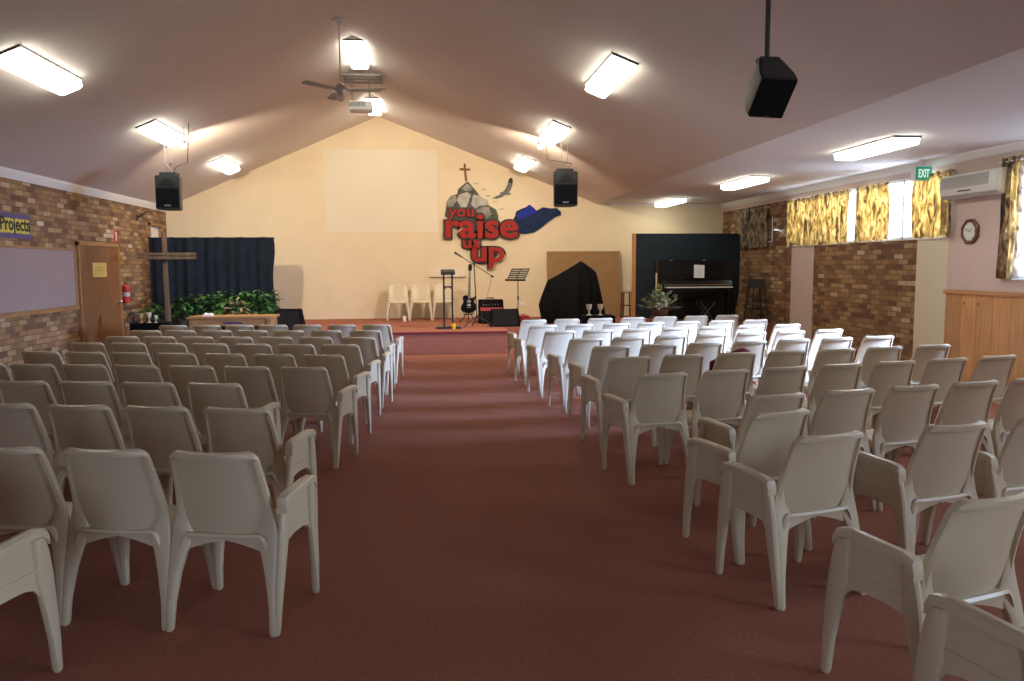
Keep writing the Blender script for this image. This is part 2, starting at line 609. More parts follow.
# left wall: brick
bm = bm_new()
bx(bm, XL - 0.15, XL, YF, 17.45, 0, ZL + 0.02)
bx(bm, XL - 0.15, XL, 18.25, YB, 0, ZL + 0.02)
bx(bm, XL - 0.15, XL, 17.45, 18.25, 2.5, ZL + 0.02)
struct('wall_left', bm, M_brick)
# cornice, left
bm = bm_new()
prism(bm, [(XL, ZL - 0.10), (XL + 0.025, ZL - 0.10), (XL + 0.03, ZL - 0.075), (XL + 0.075, ZL - 0.02), (XL + 0.08, ZL + 0.03), (XL, ZL + 0.0)],
      lambda u, v, d: Vector((u, d, v)), YF, YB)
struct('trim_2', bm, M_white)
# cornice, right
bm = bm_new()
prism(bm, [(XR, ZF - 0.10), (XR - 0.02, ZF - 0.10), (XR - 0.03, ZF - 0.07), (XR - 0.075, ZF - 0.03), (XR - 0.085, ZF), (XR, ZF)],
      lambda u, v, d: Vector((u, d, v)), YF, YB)
struct('trim_3', bm, M_white)
# cornice, back of the side part
bm = bm_new()
bx(bm, FX + 0.3, XR, YB - 0.03, YB, ZF - 0.05, ZF)
struct('trim_4', bm, M_ceil)

# door frame and opening in the left wall near the stage corner
d = tag(bpy.data.objects.new('door_2', None), None, None, None, 'structure')
COL.objects.link(d)
bm = bm_new()
for y in (17.42, 18.22): bx(bm, XL - 0.1, XL + 0.03, y, y + 0.06, SZ, 2.56)
bx(bm, XL - 0.1, XL + 0.03, 17.42, 18.28, 2.5, 2.56)
obj('door_frame', bm, M_woodtrim, d, 0.004)
bm = bm_new()
bx(bm, XL - 0.1, XL - 0.06, 17.48, 18.22, SZ, 2.5)
obj('door_leaf', bm, M_white, d, 0.003)  # white leaf stands in for the light behind the open doorway
bm = bm_new()
sph(bm, (XL - 0.035, 17.56, 1.4), 0.025)
obj('door_handle', bm, M_metal, d)

# door 1 in the left wall
d = tag(bpy.data.objects.new('door_1', None), None, None, None, 'structure')
COL.objects.link(d)
bm = bm_new()
bx(bm, XL, XL + 0.035, 13.90, 15.60, 0.01, 1.99)
obj('door_leaf', bm, M_door, d, 0.004)
bm = bm_new()
for y in (13.84, 15.6): bx(bm, XL, XL + 0.05, y, y + 0.06, 0, 2.05)
bx(bm, XL, XL + 0.05, 13.84, 15.66, 1.99, 2.06)
obj('door_frame', bm, M_woodtrim, d, 0.005)
bm = bm_new()
hx, hy, hz = XL + 0.035, 15.42, 0.99
cyl(bm, (hx, hy, hz), (hx + 0.012, hy, hz), 0.035)
cyl(bm, (hx + 0.01, hy, hz), (hx + 0.05, hy, hz), 0.012)
sph(bm, (hx + 0.07, hy, hz), 0.033)
obj('door_handle', bm, M_metal, d)
# notice on the door
t = thing('door_notice', 'gold paper notice fixed on the brown door in the brick wall', 'notice', (XL + 0.036, 14.70, 1.58))
bm = bm_new()
bx(bm, 0, 0.004, -0.3, 0.3, -0.125, 0.125)
obj('sheet', bm, M_label, t)
bm = bm_new()
for k, w in enumerate((0.13, 0.2, 0.16)): bx(bm, 0.004, 0.005, -w, w, 0.04 - k * 0.03, 0.048 - k * 0.03)
obj('printed_lines', bm, M_woodtrim, t)

# noticeboard on the left wall: felt and timber rails
t = thing('noticeboard', 'long mauve felt noticeboard in timber rails on the brick wall', 'noticeboard', (XL, 0, 0))
bm = bm_new()
bx(bm, 0, 0.02, 5.0, 13.75, 1.0, 1.9)
obj('felt_panel', bm, M_pin, t, 0.004)
bm = bm_new()
bx(bm, 0, 0.035, 4.95, 13.80, 0.93, 1.0)
bx(bm, 0, 0.03, 4.95, 13.80, 1.9, 1.93)
bx(bm, 0, 0.03, 13.73, 13.80, 0.96, 1.92)
bx(bm, 0, 0.03, 4.95, 5.0, 0.96, 1.92)
obj('frame', bm, M_woodtrim, t, 0.003)

# 'Projects' sign
t = thing('projects_sign', 'purple and yellow Projects sign on the brick wall above the noticeboard', 'sign', (XL, 0, 0))
bm = bm_new()
bx(bm, 0, 0.008, 11.15, 12.36, 2.03, 2.38)
obj('backing_card', bm, M_purple, t)
bm = bm_new()
for k in range(8):
    y = 11.5 + k * 0.104
    bx(bm, 0.008, 0.010, y, y + 0.098, 2.10 + 0.004 * (k % 3), 2.31 - 0.004 * (k % 2))
obj('letter_card', bm, M_yel2, t)
text_obj('lettering', 'Projects', lambda u, v, d: Vector((0.010 + d, u, v)), 11.52, 12.34, 2.08, 2.33, M_ink, t, 0.02, (0, 0.004))

# fire extinguisher and its sign
t = thing('fire_extinguisher', 'red fire extinguisher hanging on the brick wall beside the brown door', 'fire extinguisher', (XL + 0.085, 15.76, 0.95))
bm = bm_new()
lathe(bm, [(0.045, 0), (0.058, 0.01), (0.06, 0.05), (0.06, 0.27), (0.05, 0.31), (0.03, 0.335), (0.02, 0.35)])
obj('cylinder', bm, M_red, t)
bm = bm_new()
lathe(bm, [(0.0615, 0.12), (0.0615, 0.20)])
obj('label_band', bm, M_paper, t)
bm = bm_new()
cyl(bm, (0, 0, 0.34), (0, 0, 0.38), 0.016)
box(bm, (0, -0.03, 0.385), (0.02, 0.09, 0.015), (0.3, 0, 0))
tube(bm, [(0, 0.02, 0.37), (0.0, 0.065, 0.36), (0.02, 0.085, 0.3), (0.02, 0.08, 0.17), (0.01, 0.075, 0.08)], 0.009)
obj('valve_and_hose', bm, M_black, t)
bm = bm_new()
bx(bm, -0.085, -0.055, -0.03, 0.03, 0.05, 0.33)
obj('wall_bracket', bm, M_metal, t)
t = thing('extinguisher_sign', 'small red and white fire sign on brick above the extinguisher', 'sign', (XL, 15.62, 2.2))
bm = bm_new()
bx(bm, 0, 0.005, -0.07, 0.07, -0.11, 0.11)
obj('sign_plate', bm, M_red, t)
bm = bm_new()
bx(bm, 0.005, 0.007, -0.015, 0.02, -0.075, 0.05)
bx(bm, 0.005, 0.007, -0.035, 0.035, 0.05, 0.07)
obj('extinguisher_symbol', bm, M_paper, t)
# little bracket high on the wall
p = atX(137, 215, XL)
t = thing('wall_hook', 'small dark metal arm sticking out of the brick wall high up', 'bracket', (XL, p.y, p.z))
bm = bm_new()
tube(bm, [(0, 0, -0.06), (0.14, 0.06, 0.05), (0.2, 0.1, 0.08)], 0.014)
obj('arm', bm, M_bmetal, t)
bm = bm_new()
bx(bm, 0, 0.015, -0.04, 0.04, -0.12, 0.0)
obj('mounting_plate', bm, M_bmetal, t)

# right wall pieces: 0 brick, 1 pink plaster, 2 cream panel
bm = bm_new()
X0, X1 = XR, XR + 0.15
W = 1.98
def rw(y0, y1, z0, z1, mi): bx(bm, X0, X1, y0, y1, z0, z1, mi)
rw(YF, YB, 2.88, ZF + 0.1, 1)
rw(16.0, YB, 0, 2.88, 0)
rw(15.83, 16.0, 0, 2.1, 0)
rw(15.83, 16.0, 2.62, 2.88, 0)
rw(15.1, 15.83, 0, 2.88, 0)
rw(14.95, 15.1, 0, W, 0)
rw(14.05, 14.95, 0, W, 1)
rw(10.95, 14.05, 0, W, 0)
rw(10.25, 10.95, 0, W, 2)
rw(12.52, 12.66, W, 2.88, 1)
rw(9.02, 10.25, 0, 2.88, 1)
rw(6.9, 9.02, 0, 1.42, 1)
rw(5.2, 6.9, 0, 2.88, 1)
rw(2.6, 5.2, 0, 1.42, 1)
rw(1.2, 2.6, 0, 2.88, 1)
rw(-1.8, 1.2, 0, 1.42, 1)
rw(YF, -1.8, 0, 2.88, 1)
struct('wall_right', bm, [M_brick, M_pink, M_creampanel])
# brick pier beside the slot window
bm = bm_new()
bx(bm, XR - 0.02, XR, 15.15, 15.75, 0, 2.88)
struct('trim_5', bm, M_brick)

def window(n, y0, y1, z0, z1, mull):
    d = tag(bpy.data.objects.new('window_%d' % n, None), None, None, None, 'structure')
    COL.objects.link(d)
    bm = bm_new()
    xa, xb = XR + 0.05, XR + 0.09
    w = 0.035
    bx(bm, xa, xb, y0, y1, z0, z0 + w)
    bx(bm, xa, xb, y0, y1, z1 - w, z1)
    bx(bm, xa, xb, y0, y0 + w, z0, z1)
    bx(bm, xa, xb, y1 - w, y1, z0, z1)
    for y in mull: bx(bm, xa, xb, y - w / 2, y + w / 2, z0, z1)
    obj('window_frame', bm, M_alum, d)
    bm = bm_new()
    bx(bm, xa + 0.015, xa + 0.021, y0 + w, y1 - w, z0 + w, z1 - w)
    obj('window_pane', bm, M_pane, d)
    bm = bm_new()
    bx(bm, XR - 0.02, XR + 0.05, y0, y1, z0 - 0.02, z0 + 0.003)
    obj('window_sill', bm, M_white, d)
window(1, 15.83, 16.0, 2.1, 2.62, [])
window(2, 12.66, 15.1, W, 2.88, [13.9])
window(3, 10.25, 12.52, W, 2.88, [11.4])
window(4, 6.9, 9.02, 1.42, 2.88, [8.0])
window(5, 2.6, 5.2, 1.42, 2.88, [3.9])  # out of view, added as a source for daylight
window(6, -1.8, 1.2, 1.42, 2.88, [-0.3])  # unseen window, added to light the nearest chair backs from behind

# pine dado on the near right wall
bm = bm_new()
bx(bm, XR - 0.02, XR, YF, 10.23, 0.0, 1.2)
struct('wall_right_dado', bm, M_pine)
bm = bm_new()
bx(bm, XR - 0.045, XR, YF, 10.26, 1.2, 1.25)
struct('trim_6', bm, M_pinerail, bevel=0.006)

# curtains
def curtain(y0, y1, z0, z1, label, folds, frill=True, x=XR - 0.07):
    t = thing('window_curtain', label, 'curtain', (x, (y0 + y1) / 2, z0), 0, 'floral curtains on the side windows')
    hw, hh = (y1 - y0) / 2, z1 - z0
    n = folds * 6
    ph = random.random() * 6
    A, B = [], []
    for j in range(15):
        v = j / 14
        ra, rb = [], []
        for i in range(n + 1):
            u = i / n
            s = 2 * PI * folds * (u + 0.012 * math.sin(5 * v + i * 0.3))
            amp = 0.034 * (1 - 0.35 * v)
            xx = amp * math.sin(s + ph) + 0.008 * math.sin(2.3 * s + 3 * v)
            zz = v * hh + (0.012 * math.sin(s * 0.5 + ph) if j == 0 else 0) + (0.012 * math.sin(s * 1.5) if j == 14 else 0)
            yy = -hw + 2 * hw * u + 0.01 * math.sin(7 * v + ph)
            ra.append((xx - 0.0015, yy, zz))
            rb.append((xx + 0.0015, yy, zz))
        A.append(ra)
        B.append(rb)
    bm = bm_new()
    grid_solid(bm, A, B)
    obj('fabric', bm, M_curt, t, sharp=80)
    bm = bm_new()
    cyl(bm, (0.0, -hw - 0.03, hh - 0.05), (0.0, hw + 0.03, hh - 0.05), 0.007, seg=8)
    for s in (-1, 1): bx(bm, -0.01, 0.07, s * (hw - 0.02) - 0.008, s * (hw - 0.02) + 0.008, hh - 0.065, hh - 0.035)
    obj('rod', bm, M_white, t)
curtain(15.98, 17.5, 1.98, 2.86, 'short grey floral curtain nearest the stage on the brick wall', 9)
curtain(14.04, 15.03, 1.97, 2.86, 'backlit gold floral curtain above the narrow pink wall panel', 7)
curtain(12.76, 14.02, 1.97, 2.87, 'backlit gold floral curtain ending at the thin bright window strip', 8)
curtain(11.62, 12.52, 1.98, 2.87, 'backlit gold floral curtain between the two bright uncovered window strips', 6)
curtain(10.12, 11.0, 1.98, 2.88, 'floral curtain above the cream wall panel, next to the air conditioner', 6)
curtain(8.86, 9.22, 1.42, 2.90, 'tall floral curtain at the picture edge beside the air conditioner', 4)

# small white bracket on the brick pier
p = atX(785, 230, XR)
t = thing('sensor_bracket', 'small white bracket on the brick pier between the curtains', 'bracket', (XR - 0.02, 15.3, 2.27))
bm = bm_new()
bx(bm, -0.02, 0, -0.03, 0.03, -0.05, 0.05)
obj('wall_plate', bm, M_white, t)
bm = bm_new()
tube(bm, [(-0.01, 0, -0.03), (-0.09, 0, 0.03), (-0.2, 0, 0.035)], 0.018)
obj('arm', bm, M_white, t)

# air conditioner
t = thing('air_conditioner', 'white split air conditioner on the pink wall above the clock', 'air conditioner', (XR, 9.66, 2.47))
def acsec(y, sx=1.0):
    pts = [(0, 0), (-0.13, 0), (-0.19, 0.04), (-0.205, 0.12), (-0.2, 0.27), (-0.17, 0.31), (0, 0.32)]
    return [(x * sx, y, z) for x, z in pts]
bm = bm_new()
loft(bm, [acsec(-0.56, 0.9), acsec(-0.54), acsec(0.54), acsec(0.56, 0.9)])
obj('casing', bm, M_ac, t, 0.006)
bm = bm_new()
for k in range(9):
    z = 0.13 + k * 0.017
    bx(bm, -0.214, -0.2, -0.40, 0.52, z, z + 0.008)
obj('intake_grille', bm, M_acg, t)
bm = bm_new()
box(bm, (-0.172, 0, 0.02), (0.012, 1.05, 0.055), (0, -0.75, 0))
obj('louvre', bm, M_acg, t)
bm = bm_new()
bx(bm, -0.212, -0.203, -0.08, 0.16, 0.075, 0.092)
obj('badge_strip', bm, M_greyblk, t)

# clock, octagonal
t = thing('wall_clock', 'octagonal dark wood wall clock under the air conditioner', 'clock', (XR, 9.80, 2.03))
def octo(r): return [(r * math.cos(R(22.5 + 45 * k)), r * math.sin(R(22.5 + 45 * k))) for k in range(8)]
bm = bm_new()
loft(bm, [[(x, a, b) for a, b in octo(r)] for x, r in ((0, 0.17), (-0.03, 0.175), (-0.045, 0.155), (-0.04, 0.13), (-0.025, 0.125))])
obj('rim', bm, M_octo, t)
bm = bm_new()
cyl(bm, (-0.026, 0, 0), (-0.030, 0, 0), 0.118, seg=32)
obj('dial', bm, M_face, t)
bm = bm_new()
for k in range(12):
    a = R(30 * k)
    box(bm, (-0.031, 0.1 * math.sin(a), 0.1 * math.cos(a)), (0.002, 0.006, 0.02), (-a, 0, 0))
obj('hour_marks', bm, M_ink, t)
for nm, a, l in (('hour_hand', -0.9, 0.06), ('minute_hand', 1.1, 0.09)):
    bm = bm_new()
    box(bm, (-0.034, l / 2 * math.sin(a), l / 2 * math.cos(a)), (0.002, 0.008, l), (-a, 0, 0))
    obj(nm, bm, M_ink, t)

# exit sign hanging under the flat ceiling
t = thing('exit_sign', 'green EXIT sign box hanging under the ceiling by the curtains', 'exit sign', (7.02, 10.65, 2.87))
bm = bm_new()
bx(bm, -0.125, 0.125, -0.055, 0.055, -0.09, 0.12)
bx(bm, -0.03, 0.03, -0.03, 0.03, 0.12, 0.20)
obj('housing', bm, M_white, t, 0.004)
bm = bm_new()
bx(bm, -0.12, 0.12, -0.062, -0.055, -0.085, 0.10)
obj('green_face', bm, M_green, t)
text_obj('lettering', 'EXIT', lambda u, v, d: Vector((u, -0.062 - d, v)), -0.08, 0.08, -0.05, 0.065, M_exit, t, 0.02, (0, 0.003))

# ------------------------------------------------------------------ ceiling lights
SL = math.atan2(RZ - ZL, RX - XL)
SR = math.atan2(RZ - ZF, FX - RX)
def ceiling_light(x, y, z, tilt, label, L=1.4, w=0.31, ridge=False):
    t = thing('ceiling_light', label, 'ceiling light', (x, y, z), 0, 'fluorescent ceiling lights', (0, tilt, 0))
    hl = L / 2
    bm = bm_new()
    if ridge:
        prism(bm, [(-w / 2 - 0.02, -0.07), (w / 2 + 0.02, -0.07), (w / 2 + 0.02, -0.05), (0, 0.03), (-w / 2 - 0.02, -0.05)], lambda u, v, d: Vector((u, d, v)), -hl, hl)
        zz = -0.07
    else:
        bx(bm, -w / 2, w / 2, -hl, hl, -0.02, 0.0)
        zz = -0.02
    obj('housing', bm, M_white, t, 0.003)
    bm = bm_new()
    loft(bm, [[(-w / 2 + 0.012, -hl + 0.02, zz), (w / 2 - 0.012, -hl + 0.02, zz), (w / 2 - 0.012, hl - 0.02, zz), (-w / 2 + 0.012, hl - 0.02, zz)],
              [(-w / 2 + 0.02, -hl + 0.02, zz - 0.07), (w / 2 - 0.02, -hl + 0.02, zz - 0.07), (w / 2 - 0.02, hl - 0.02, zz - 0.07), (-w / 2 + 0.02, hl - 0.02, zz - 0.07)],
              [(-w / 2 + 0.06, -hl + 0.02, zz - 0.085), (w / 2 - 0.06, -hl + 0.02, zz - 0.085), (w / 2 - 0.06, hl - 0.02, zz - 0.085), (-w / 2 + 0.06, hl - 0.02, zz - 0.085)]])
    obj('diffuser', bm, M_tube, t)
    for s in (-1, 1):
        bm = bm_new()
        prism(bm, [(-w / 2, zz + 0.02), (w / 2, zz + 0.02), (w / 2, zz - 0.006), (-w / 2, zz - 0.006)],
              lambda u, v, d: Vector((u, d, v)), s * hl - 0.018 * (s > 0), s * hl + 0.018 * (s < 0))
        obj('end_cap', bm, M_white, t)
def zslope(x): return RZ - (RX - x) * math.tan(SL) if x < RX else RZ - (x - RX) * math.tan(SR)
for k, (y, w_) in enumerate(((9.05, 'nearest the camera'), (12.95, 'above the hanging speaker'), (16.85, 'nearest the stage wall'))):
    ceiling_light(-4.0, y, zslope(-4.0), -SL, 'bright fluorescent light on the left ceiling slope, ' + w_)
    ceiling_light(2.17, y + 0.12, zslope(2.17), SR, 'bright fluorescent light on the right ceiling slope, ' + w_)
ceiling_light(-1.0, 12.95, RZ, 0, 'bright fluorescent light on the ceiling ridge beside the fan rod', 1.4, 0.31, True)
ceiling_light(-1.0, 17.0, RZ, 0, 'bright fluorescent light on the ceiling ridge behind the projector', 1.4, 0.31, True)
for y, w_ in ((9.35, 'nearest the camera, beside the exit sign'), (13.35, 'middle one of three'), (17.5, 'nearest the stage screen')):
    ceiling_light(5.53, y, ZF, 0, 'fluorescent light under the low flat ceiling, ' + w_, 1.38, 0.34)
# one more of the run, beside the camera
ceiling_light(5.53, 5.3, ZF, 0, 'fluorescent light under the low flat ceiling, beside the camera', 1.38, 0.34)

# ceiling fan
t = thing('ceiling_fan', 'white three-bladed ceiling fan hanging on a long rod from the ridge', 'ceiling fan', (-1.10, 11.3, 4.02))
bm = bm_new()
cyl(bm, (0, 0, 0.08), (0, 0, 0.93), 0.011)
obj('rod', bm, M_white, t)
bm = bm_new()
lathe(bm, [(0.10, 0.93), (0.09, 0.90), (0.03, 0.86), (0.013, 0.85)])
obj('canopy', bm, M_white, t)
bm = bm_new()
lathe(bm, [(0.03, -0.06), (0.08, -0.04), (0.1, 0.0), (0.085, 0.04), (0.03, 0.09)])
obj('motor', bm, M_metal, t)
bm = bm_new()
lathe(bm, [(0.03, -0.15), (0.05, -0.12), (0.05, -0.08), (0.03, -0.06)])
obj('switch_cup', bm, M_pink, t)
for k in range(3):
    a = R(-12 + 120 * k)
    bm = bm_new()
    ca, sa = math.cos(a), math.sin(a)
    f = lambda u, v, d: Vector((u * ca - v * sa, u * sa + v * ca, d + v * 0.12))
    prism(bm, [(0.08, -0.02), (0.2, -0.055), (0.62, -0.065), (0.65, 0.0), (0.62, 0.065), (0.2, 0.055), (0.08, 0.02)], f, -0.004, 0.004)
    obj('blade', bm, M_acg, t)

# projector on its ceiling bracket
t = thing('ceiling_projector', 'white projector hung on rods below the ridge', 'projector', (-1.0, 14.3, 4.38))
bm = bm_new()
bx(bm, -0.25, 0.14, -0.17, 0.17, -0.08, 0.08)
obj('body', bm, M_white, t, 0.015)
bm = bm_new()
for k in range(10): bx(bm, -0.235 + k * 0.028, -0.222 + k * 0.028, -0.176, -0.168, -0.02, 0.06)
obj('vent', bm, M_greyblk, t)
bm = bm_new()
cyl(bm, (0.07, 0.165, -0.01), (0.07, 0.20, -0.01), 0.05, seg=20)
obj('lens', bm, M_black, t)
bm = bm_new()
for x in (-0.20, 0.10): cyl(bm, (x, 0, 0.07), (x, 0, 0.5), 0.012)
bx(bm, -0.27, 0.30, -0.10, 0.10, 0.28, 0.30)
obj('rods', bm, M_acg, t)
bm = bm_new()
for s in (-1, 1):
    bx(bm, -0.33, 0.33, s * 0.3 - 0.015, s * 0.3 + 0.015, 0.47, 0.50)
    bx(bm, s * 0.32 - 0.015, s * 0.32 + 0.015, -0.3, 0.3, 0.47, 0.50)
    cyl(bm, (s * 0.2, -0.3, 0.48), (s * 0.2, -0.3, zslope(-1 + s * 0.2) - 4.38), 0.01)
    cyl(bm, (s * 0.2, 0.3, 0.48), (s * 0.2, 0.3, zslope(-1 + s * 0.2) - 4.38), 0.01)
bx(bm, -0.33, 0.33, -0.04, 0.04, 0.47, 0.50)
obj('ceiling_bracket', bm, M_acg, t)

# hanging PA speakers
def hung_speaker(px0, px1, py0, py1, Y, label, side):
    a, b = atY(px0, py0, Y), atY(px1, py1, Y)
    cx, w, h = (a.x + b.x) / 2, b.x - a.x, a.z - b.z
    t = thing('hanging_speaker', label, 'speaker', (cx, Y, b.z), 0, 'speakers hanging above the front rows')
    bm = bm_new()
    loft(bm, [[(-w / 2, 0, z), (w / 2, 0, z), (w / 2 - 0.06, 0.34, z), (-w / 2 + 0.06, 0.34, z)] for z in (0, h)])
    obj('cabinet', bm, M_greyblk, t, 0.015)
    bm = bm_new()
    bx(bm, -w / 2 + 0.02, w / 2 - 0.02, -0.008, 0.0, 0.03, h * 0.62)
    obj('grille', bm, M_grille, t, 0.004)
    bm = bm_new()
    A, B = [], []
    pts = [(-w * 0.36, h * 0.68), (w * 0.36, h * 0.68), (w * 0.12, h * 0.9), (-w * 0.12, h * 0.9)]
    prism(bm, pts, lambda u, v, d: Vector((u, d, v)), -0.012, 0.0)
    obj('horn', bm, M_black, t, 0.004)
    bm = bm_new()
    bx(bm, -0.05, 0.05, -0.004 - 0.005, -0.008, 0.05, 0.075)
    obj('badge', bm, M_metal, t)
    bm = bm_new()
    top = zslope(cx) - b.z
    bx(bm, -w * 0.34, w * 0.34, 0.05, 0.25, h, h + 0.05)
    obj('top_bracket', bm, M_greyblk, t, 0.004)
    bm = bm_new()
    for s in (-1, 1):
        tube(bm, [(s * 0.07, 0.12, h + 0.04), (-s * 0.05, 0.12, h + 0.20), (-s * 0.06, 0.12, zslope(cx - s * 0.06) - b.z)], 0.008)
    obj('hanger', bm, M_acg, t)
    bm = bm_new()
    tube(bm, [(0.05, 0.14, h + 0.03), (0.12, 0.1, h + 0.14), (0.3 * side, 0.08, h + 0.2), (0.34 * side, 0.1, zslope(cx + 0.34 * side) - b.z)], 0.006, 6)
    obj('cable', bm, M_black, t)
    return t, cx, b.z + h
hung_speaker(154, 180.5, 175, 209.5, 13.0, 'black speaker hanging in front of the dark curtain backdrop, by the brick wall', 1)
hung_speaker(553.5, 578, 171, 206, 13.5, 'black speaker hanging above the draped shape and the blue wall art', -1)

# near speaker on a pole, tilted
t = thing('pole_speaker', 'black speaker tilted down on a long pole from the right ceiling slope', 'speaker', (2.33, 5.3, 0))
p0 = atY(769, 90, 5.3)
t.location = (p0.x, 5.3, p0.z)
hd = bpy.data.objects
bm = bm_new()
q = Euler((R(46), R(2), 0)).to_matrix()
def sp(x, y, z): return q @ Vector((x, y, z))
loft(bm, [[sp(-0.125, -0.10, z), sp(0.125, -0.10, z), sp(0.125, -0.02, z), sp(0.075, 0.15, z), sp(-0.085, 0.15, z), sp(-0.125, -0.02, z)] for z in (-0.155, 0.155)])
obj('cabinet', bm, M_greyblk, t, 0.012)
bm = bm_new()
loft(bm, [[sp(-0.118, y, -0.148), sp(0.118, y, -0.148), sp(0.118, y, 0.148), sp(-0.118, y, 0.148)] for y in (-0.108, -0.10)])
obj('grille', bm, M_grille, t, 0.003)
bm = bm_new()
loft(bm, [[sp(-0.02, y, -0.142), sp(0.02, y, -0.142), sp(0.02, y, -0.13), sp(-0.02, y, -0.13)] for y in (-0.111, -0.108)])
obj('badge', bm, M_maroon, t)
bm = bm_new()
zc = zslope(p0.x) - p0.z
cyl(bm, (-0.02, 0.0, 0.2), (-0.02, 0.0, zc), 0.017, seg=16)
obj('pole', bm, M_greyblk, t)
bm = bm_new()
bx(bm, -0.08, 0.06, -0.03, 0.05, 0.185, 0.215)
lathe(bm, [(0.05, zc - 0.02), (0.05, zc)], (-0.02, 0, 0))
obj('mount', bm, M_black, t, 0.003)

# stage floodlights on the ceiling
def flood(px, py, Y, label, aimx, en):
    p = atY(px, py, Y)
    t = thing('floodlight', label, 'floodlight', (p.x, Y, p.z), 0, 'floodlights aimed at the stage wall')
    top = zslope(p.x) - p.z
    bm = bm_new()
    cyl(bm, (0, 0, 0.02), (0, 0, top), 0.012)
    obj('stem', bm, M_white, t)
    bm = bm_new()
    lathe(bm, [(0.05, -0.02), (0.045, 0.03), (0.02, 0.05)])
    obj('lamp_holder', bm, M_white, t)
    bm = bm_new()
    sph(bm, (0, 0.0, -0.04), 0.045)
    obj('bulb', bm, M_bulb, t)
    ld = bpy.data.lights.new('floodlight_beam', 'SPOT')
    ld.energy = en
    ld.color = (1.0, 0.80, 0.56)
    ld.spot_size = R(130)
    ld.spot_blend = 0.6
    ld.shadow_soft_size = 0.06
    lo = bpy.data.objects.new('floodlight_beam', ld)
    COL.objects.link(lo)
    lo.location = (p.x, Y + 0.08, p.z - 0.05)
    dirv = Vector((aimx, YB, 0.9)) - lo.location
    lo.rotation_euler = dirv.to_track_quat('-Z', 'Y').to_euler()
flood(183, 143, 13.2, 'small floodlight glowing beside the light above the left hanging speaker', -2.2, 430)
flood(540.5, 144, 13.6, 'small floodlight glowing below the light beside the right hanging speaker', 1.0, 430)

# ------------------------------------------------------------------ chairs
def back_shell():
    bm = bm_new()
    us = [-1, -0.975, -0.925, -0.90, -0.7, -0.45, -0.2, 0, 0.2, 0.45, 0.7, 0.90, 0.925, 0.975, 1]
    zs = [0.405, 0.412, 0.425, 0.445, 0.47, 0.52, 0.58, 0.64, 0.70, 0.745, 0.775, 0.786, 0.794, 0.804, 0.812, 0.818, 0.820]
    zb, zt = 0.405, 0.820
    A, B = [], []
    for z in zs:
        v = (z - zb) / (zt - zb)
        hw = 0.240 - 0.046 * v ** 0.8
        rc = 0.040
        if z > zt - rc:
            k = (z - (zt - rc)) / rc
            hw -= rc * (1 - math.sqrt(max(0, 1 - k * k)))
        rc = 0.10
        if z < zb + rc:
            k = (zb + rc - z) / rc
            hw -= 0.085 * (1 - math.sqrt(max(0, 1 - k * k)))
        yc = -0.165 - 0.115 * v ** 1.15 + 0.012 * math.sin(PI * v)
        ra, rb = [], []
        for u in us:
            x = u * hw
            curve = 0.038 * (abs(u) ** 2.4)
            rimx = min(1.0, max(0.0, (abs(u) - 0.90) / 0.025)) * min(1, max(0, (v - 0.05) / 0.1))
            rimz = min(1.0, max(0.0, (z - 0.786) / 0.008))
            rim = max(rimx * 0.6, rimz)
            th = 0.008 + 0.024 * rim
            y = yc + curve
            roll_ = -0.014 * max(0, (v - 0.93) / 0.07)
            ra.append((x, y + 0.004 + roll_ * 0.3, z))
            rb.append((x, y + 0.004 - th, z - 0.004 * rim))
        A.append(ra)
        B.append(rb)
    grid_solid(bm, A, B)
    return bm


def seat_shell():
    bm = bm_new()
    us = [-1, -0.98, -0.93, -0.85, -0.5, 0, 0.5, 0.85, 0.93, 0.98, 1]
    ys = [-0.185, -0.16, -0.12, -0.05, 0.05, 0.12, 0.165, 0.195, 0.212, 0.222]
    A, B = [], []
    for y in ys:
        v = (y + 0.185) / 0.407
        hw = 0.205 + 0.025 * v
        drop = 0.0
        if y > 0.15: drop = 0.045 * ((y - 0.15) / 0.072) ** 2
        ra, rb = [], []
        for u in us:
            e = max(0, (abs(u) - 0.85) / 0.15)
            dish = -0.016 * (1 - u * u) * math.sin(PI * min(1, v + 0.1))
            z = 0.435 + dish + 0.012 * v - drop - 0.05 * e * e
            ra.append((u * hw, y, z))
            rb.append((u * hw * 0.97, y - 0.006, z - 0.012 - 0.01 * e))
        A.append(ra)
        B.append(rb)
    grid_solid(bm, A, B)
    # rear apron under the back: shallow arch from leg to leg
    for i in range(8):
        x0, x1 = -0.17 + 0.0425 * i, -0.17 + 0.0425 * (i + 1)
        z0 = 0.385 + 0.018 * (1 - ((x0) / 0.17) ** 2)
        z1 = 0.385 + 0.018 * (1 - ((x1) / 0.17) ** 2)
        y0, y1 = -0.178, -0.160
        loft(bm, [[(x, y0, z - (0.03 * abs(x) / 0.17) ** 1), (x, y1, z - 0.03 * abs(x) / 0.17), (x, y1, 0.418), (x, y0, 0.418)] for x, z in ((x0, z0), (x1, z1))], True)
    return bm


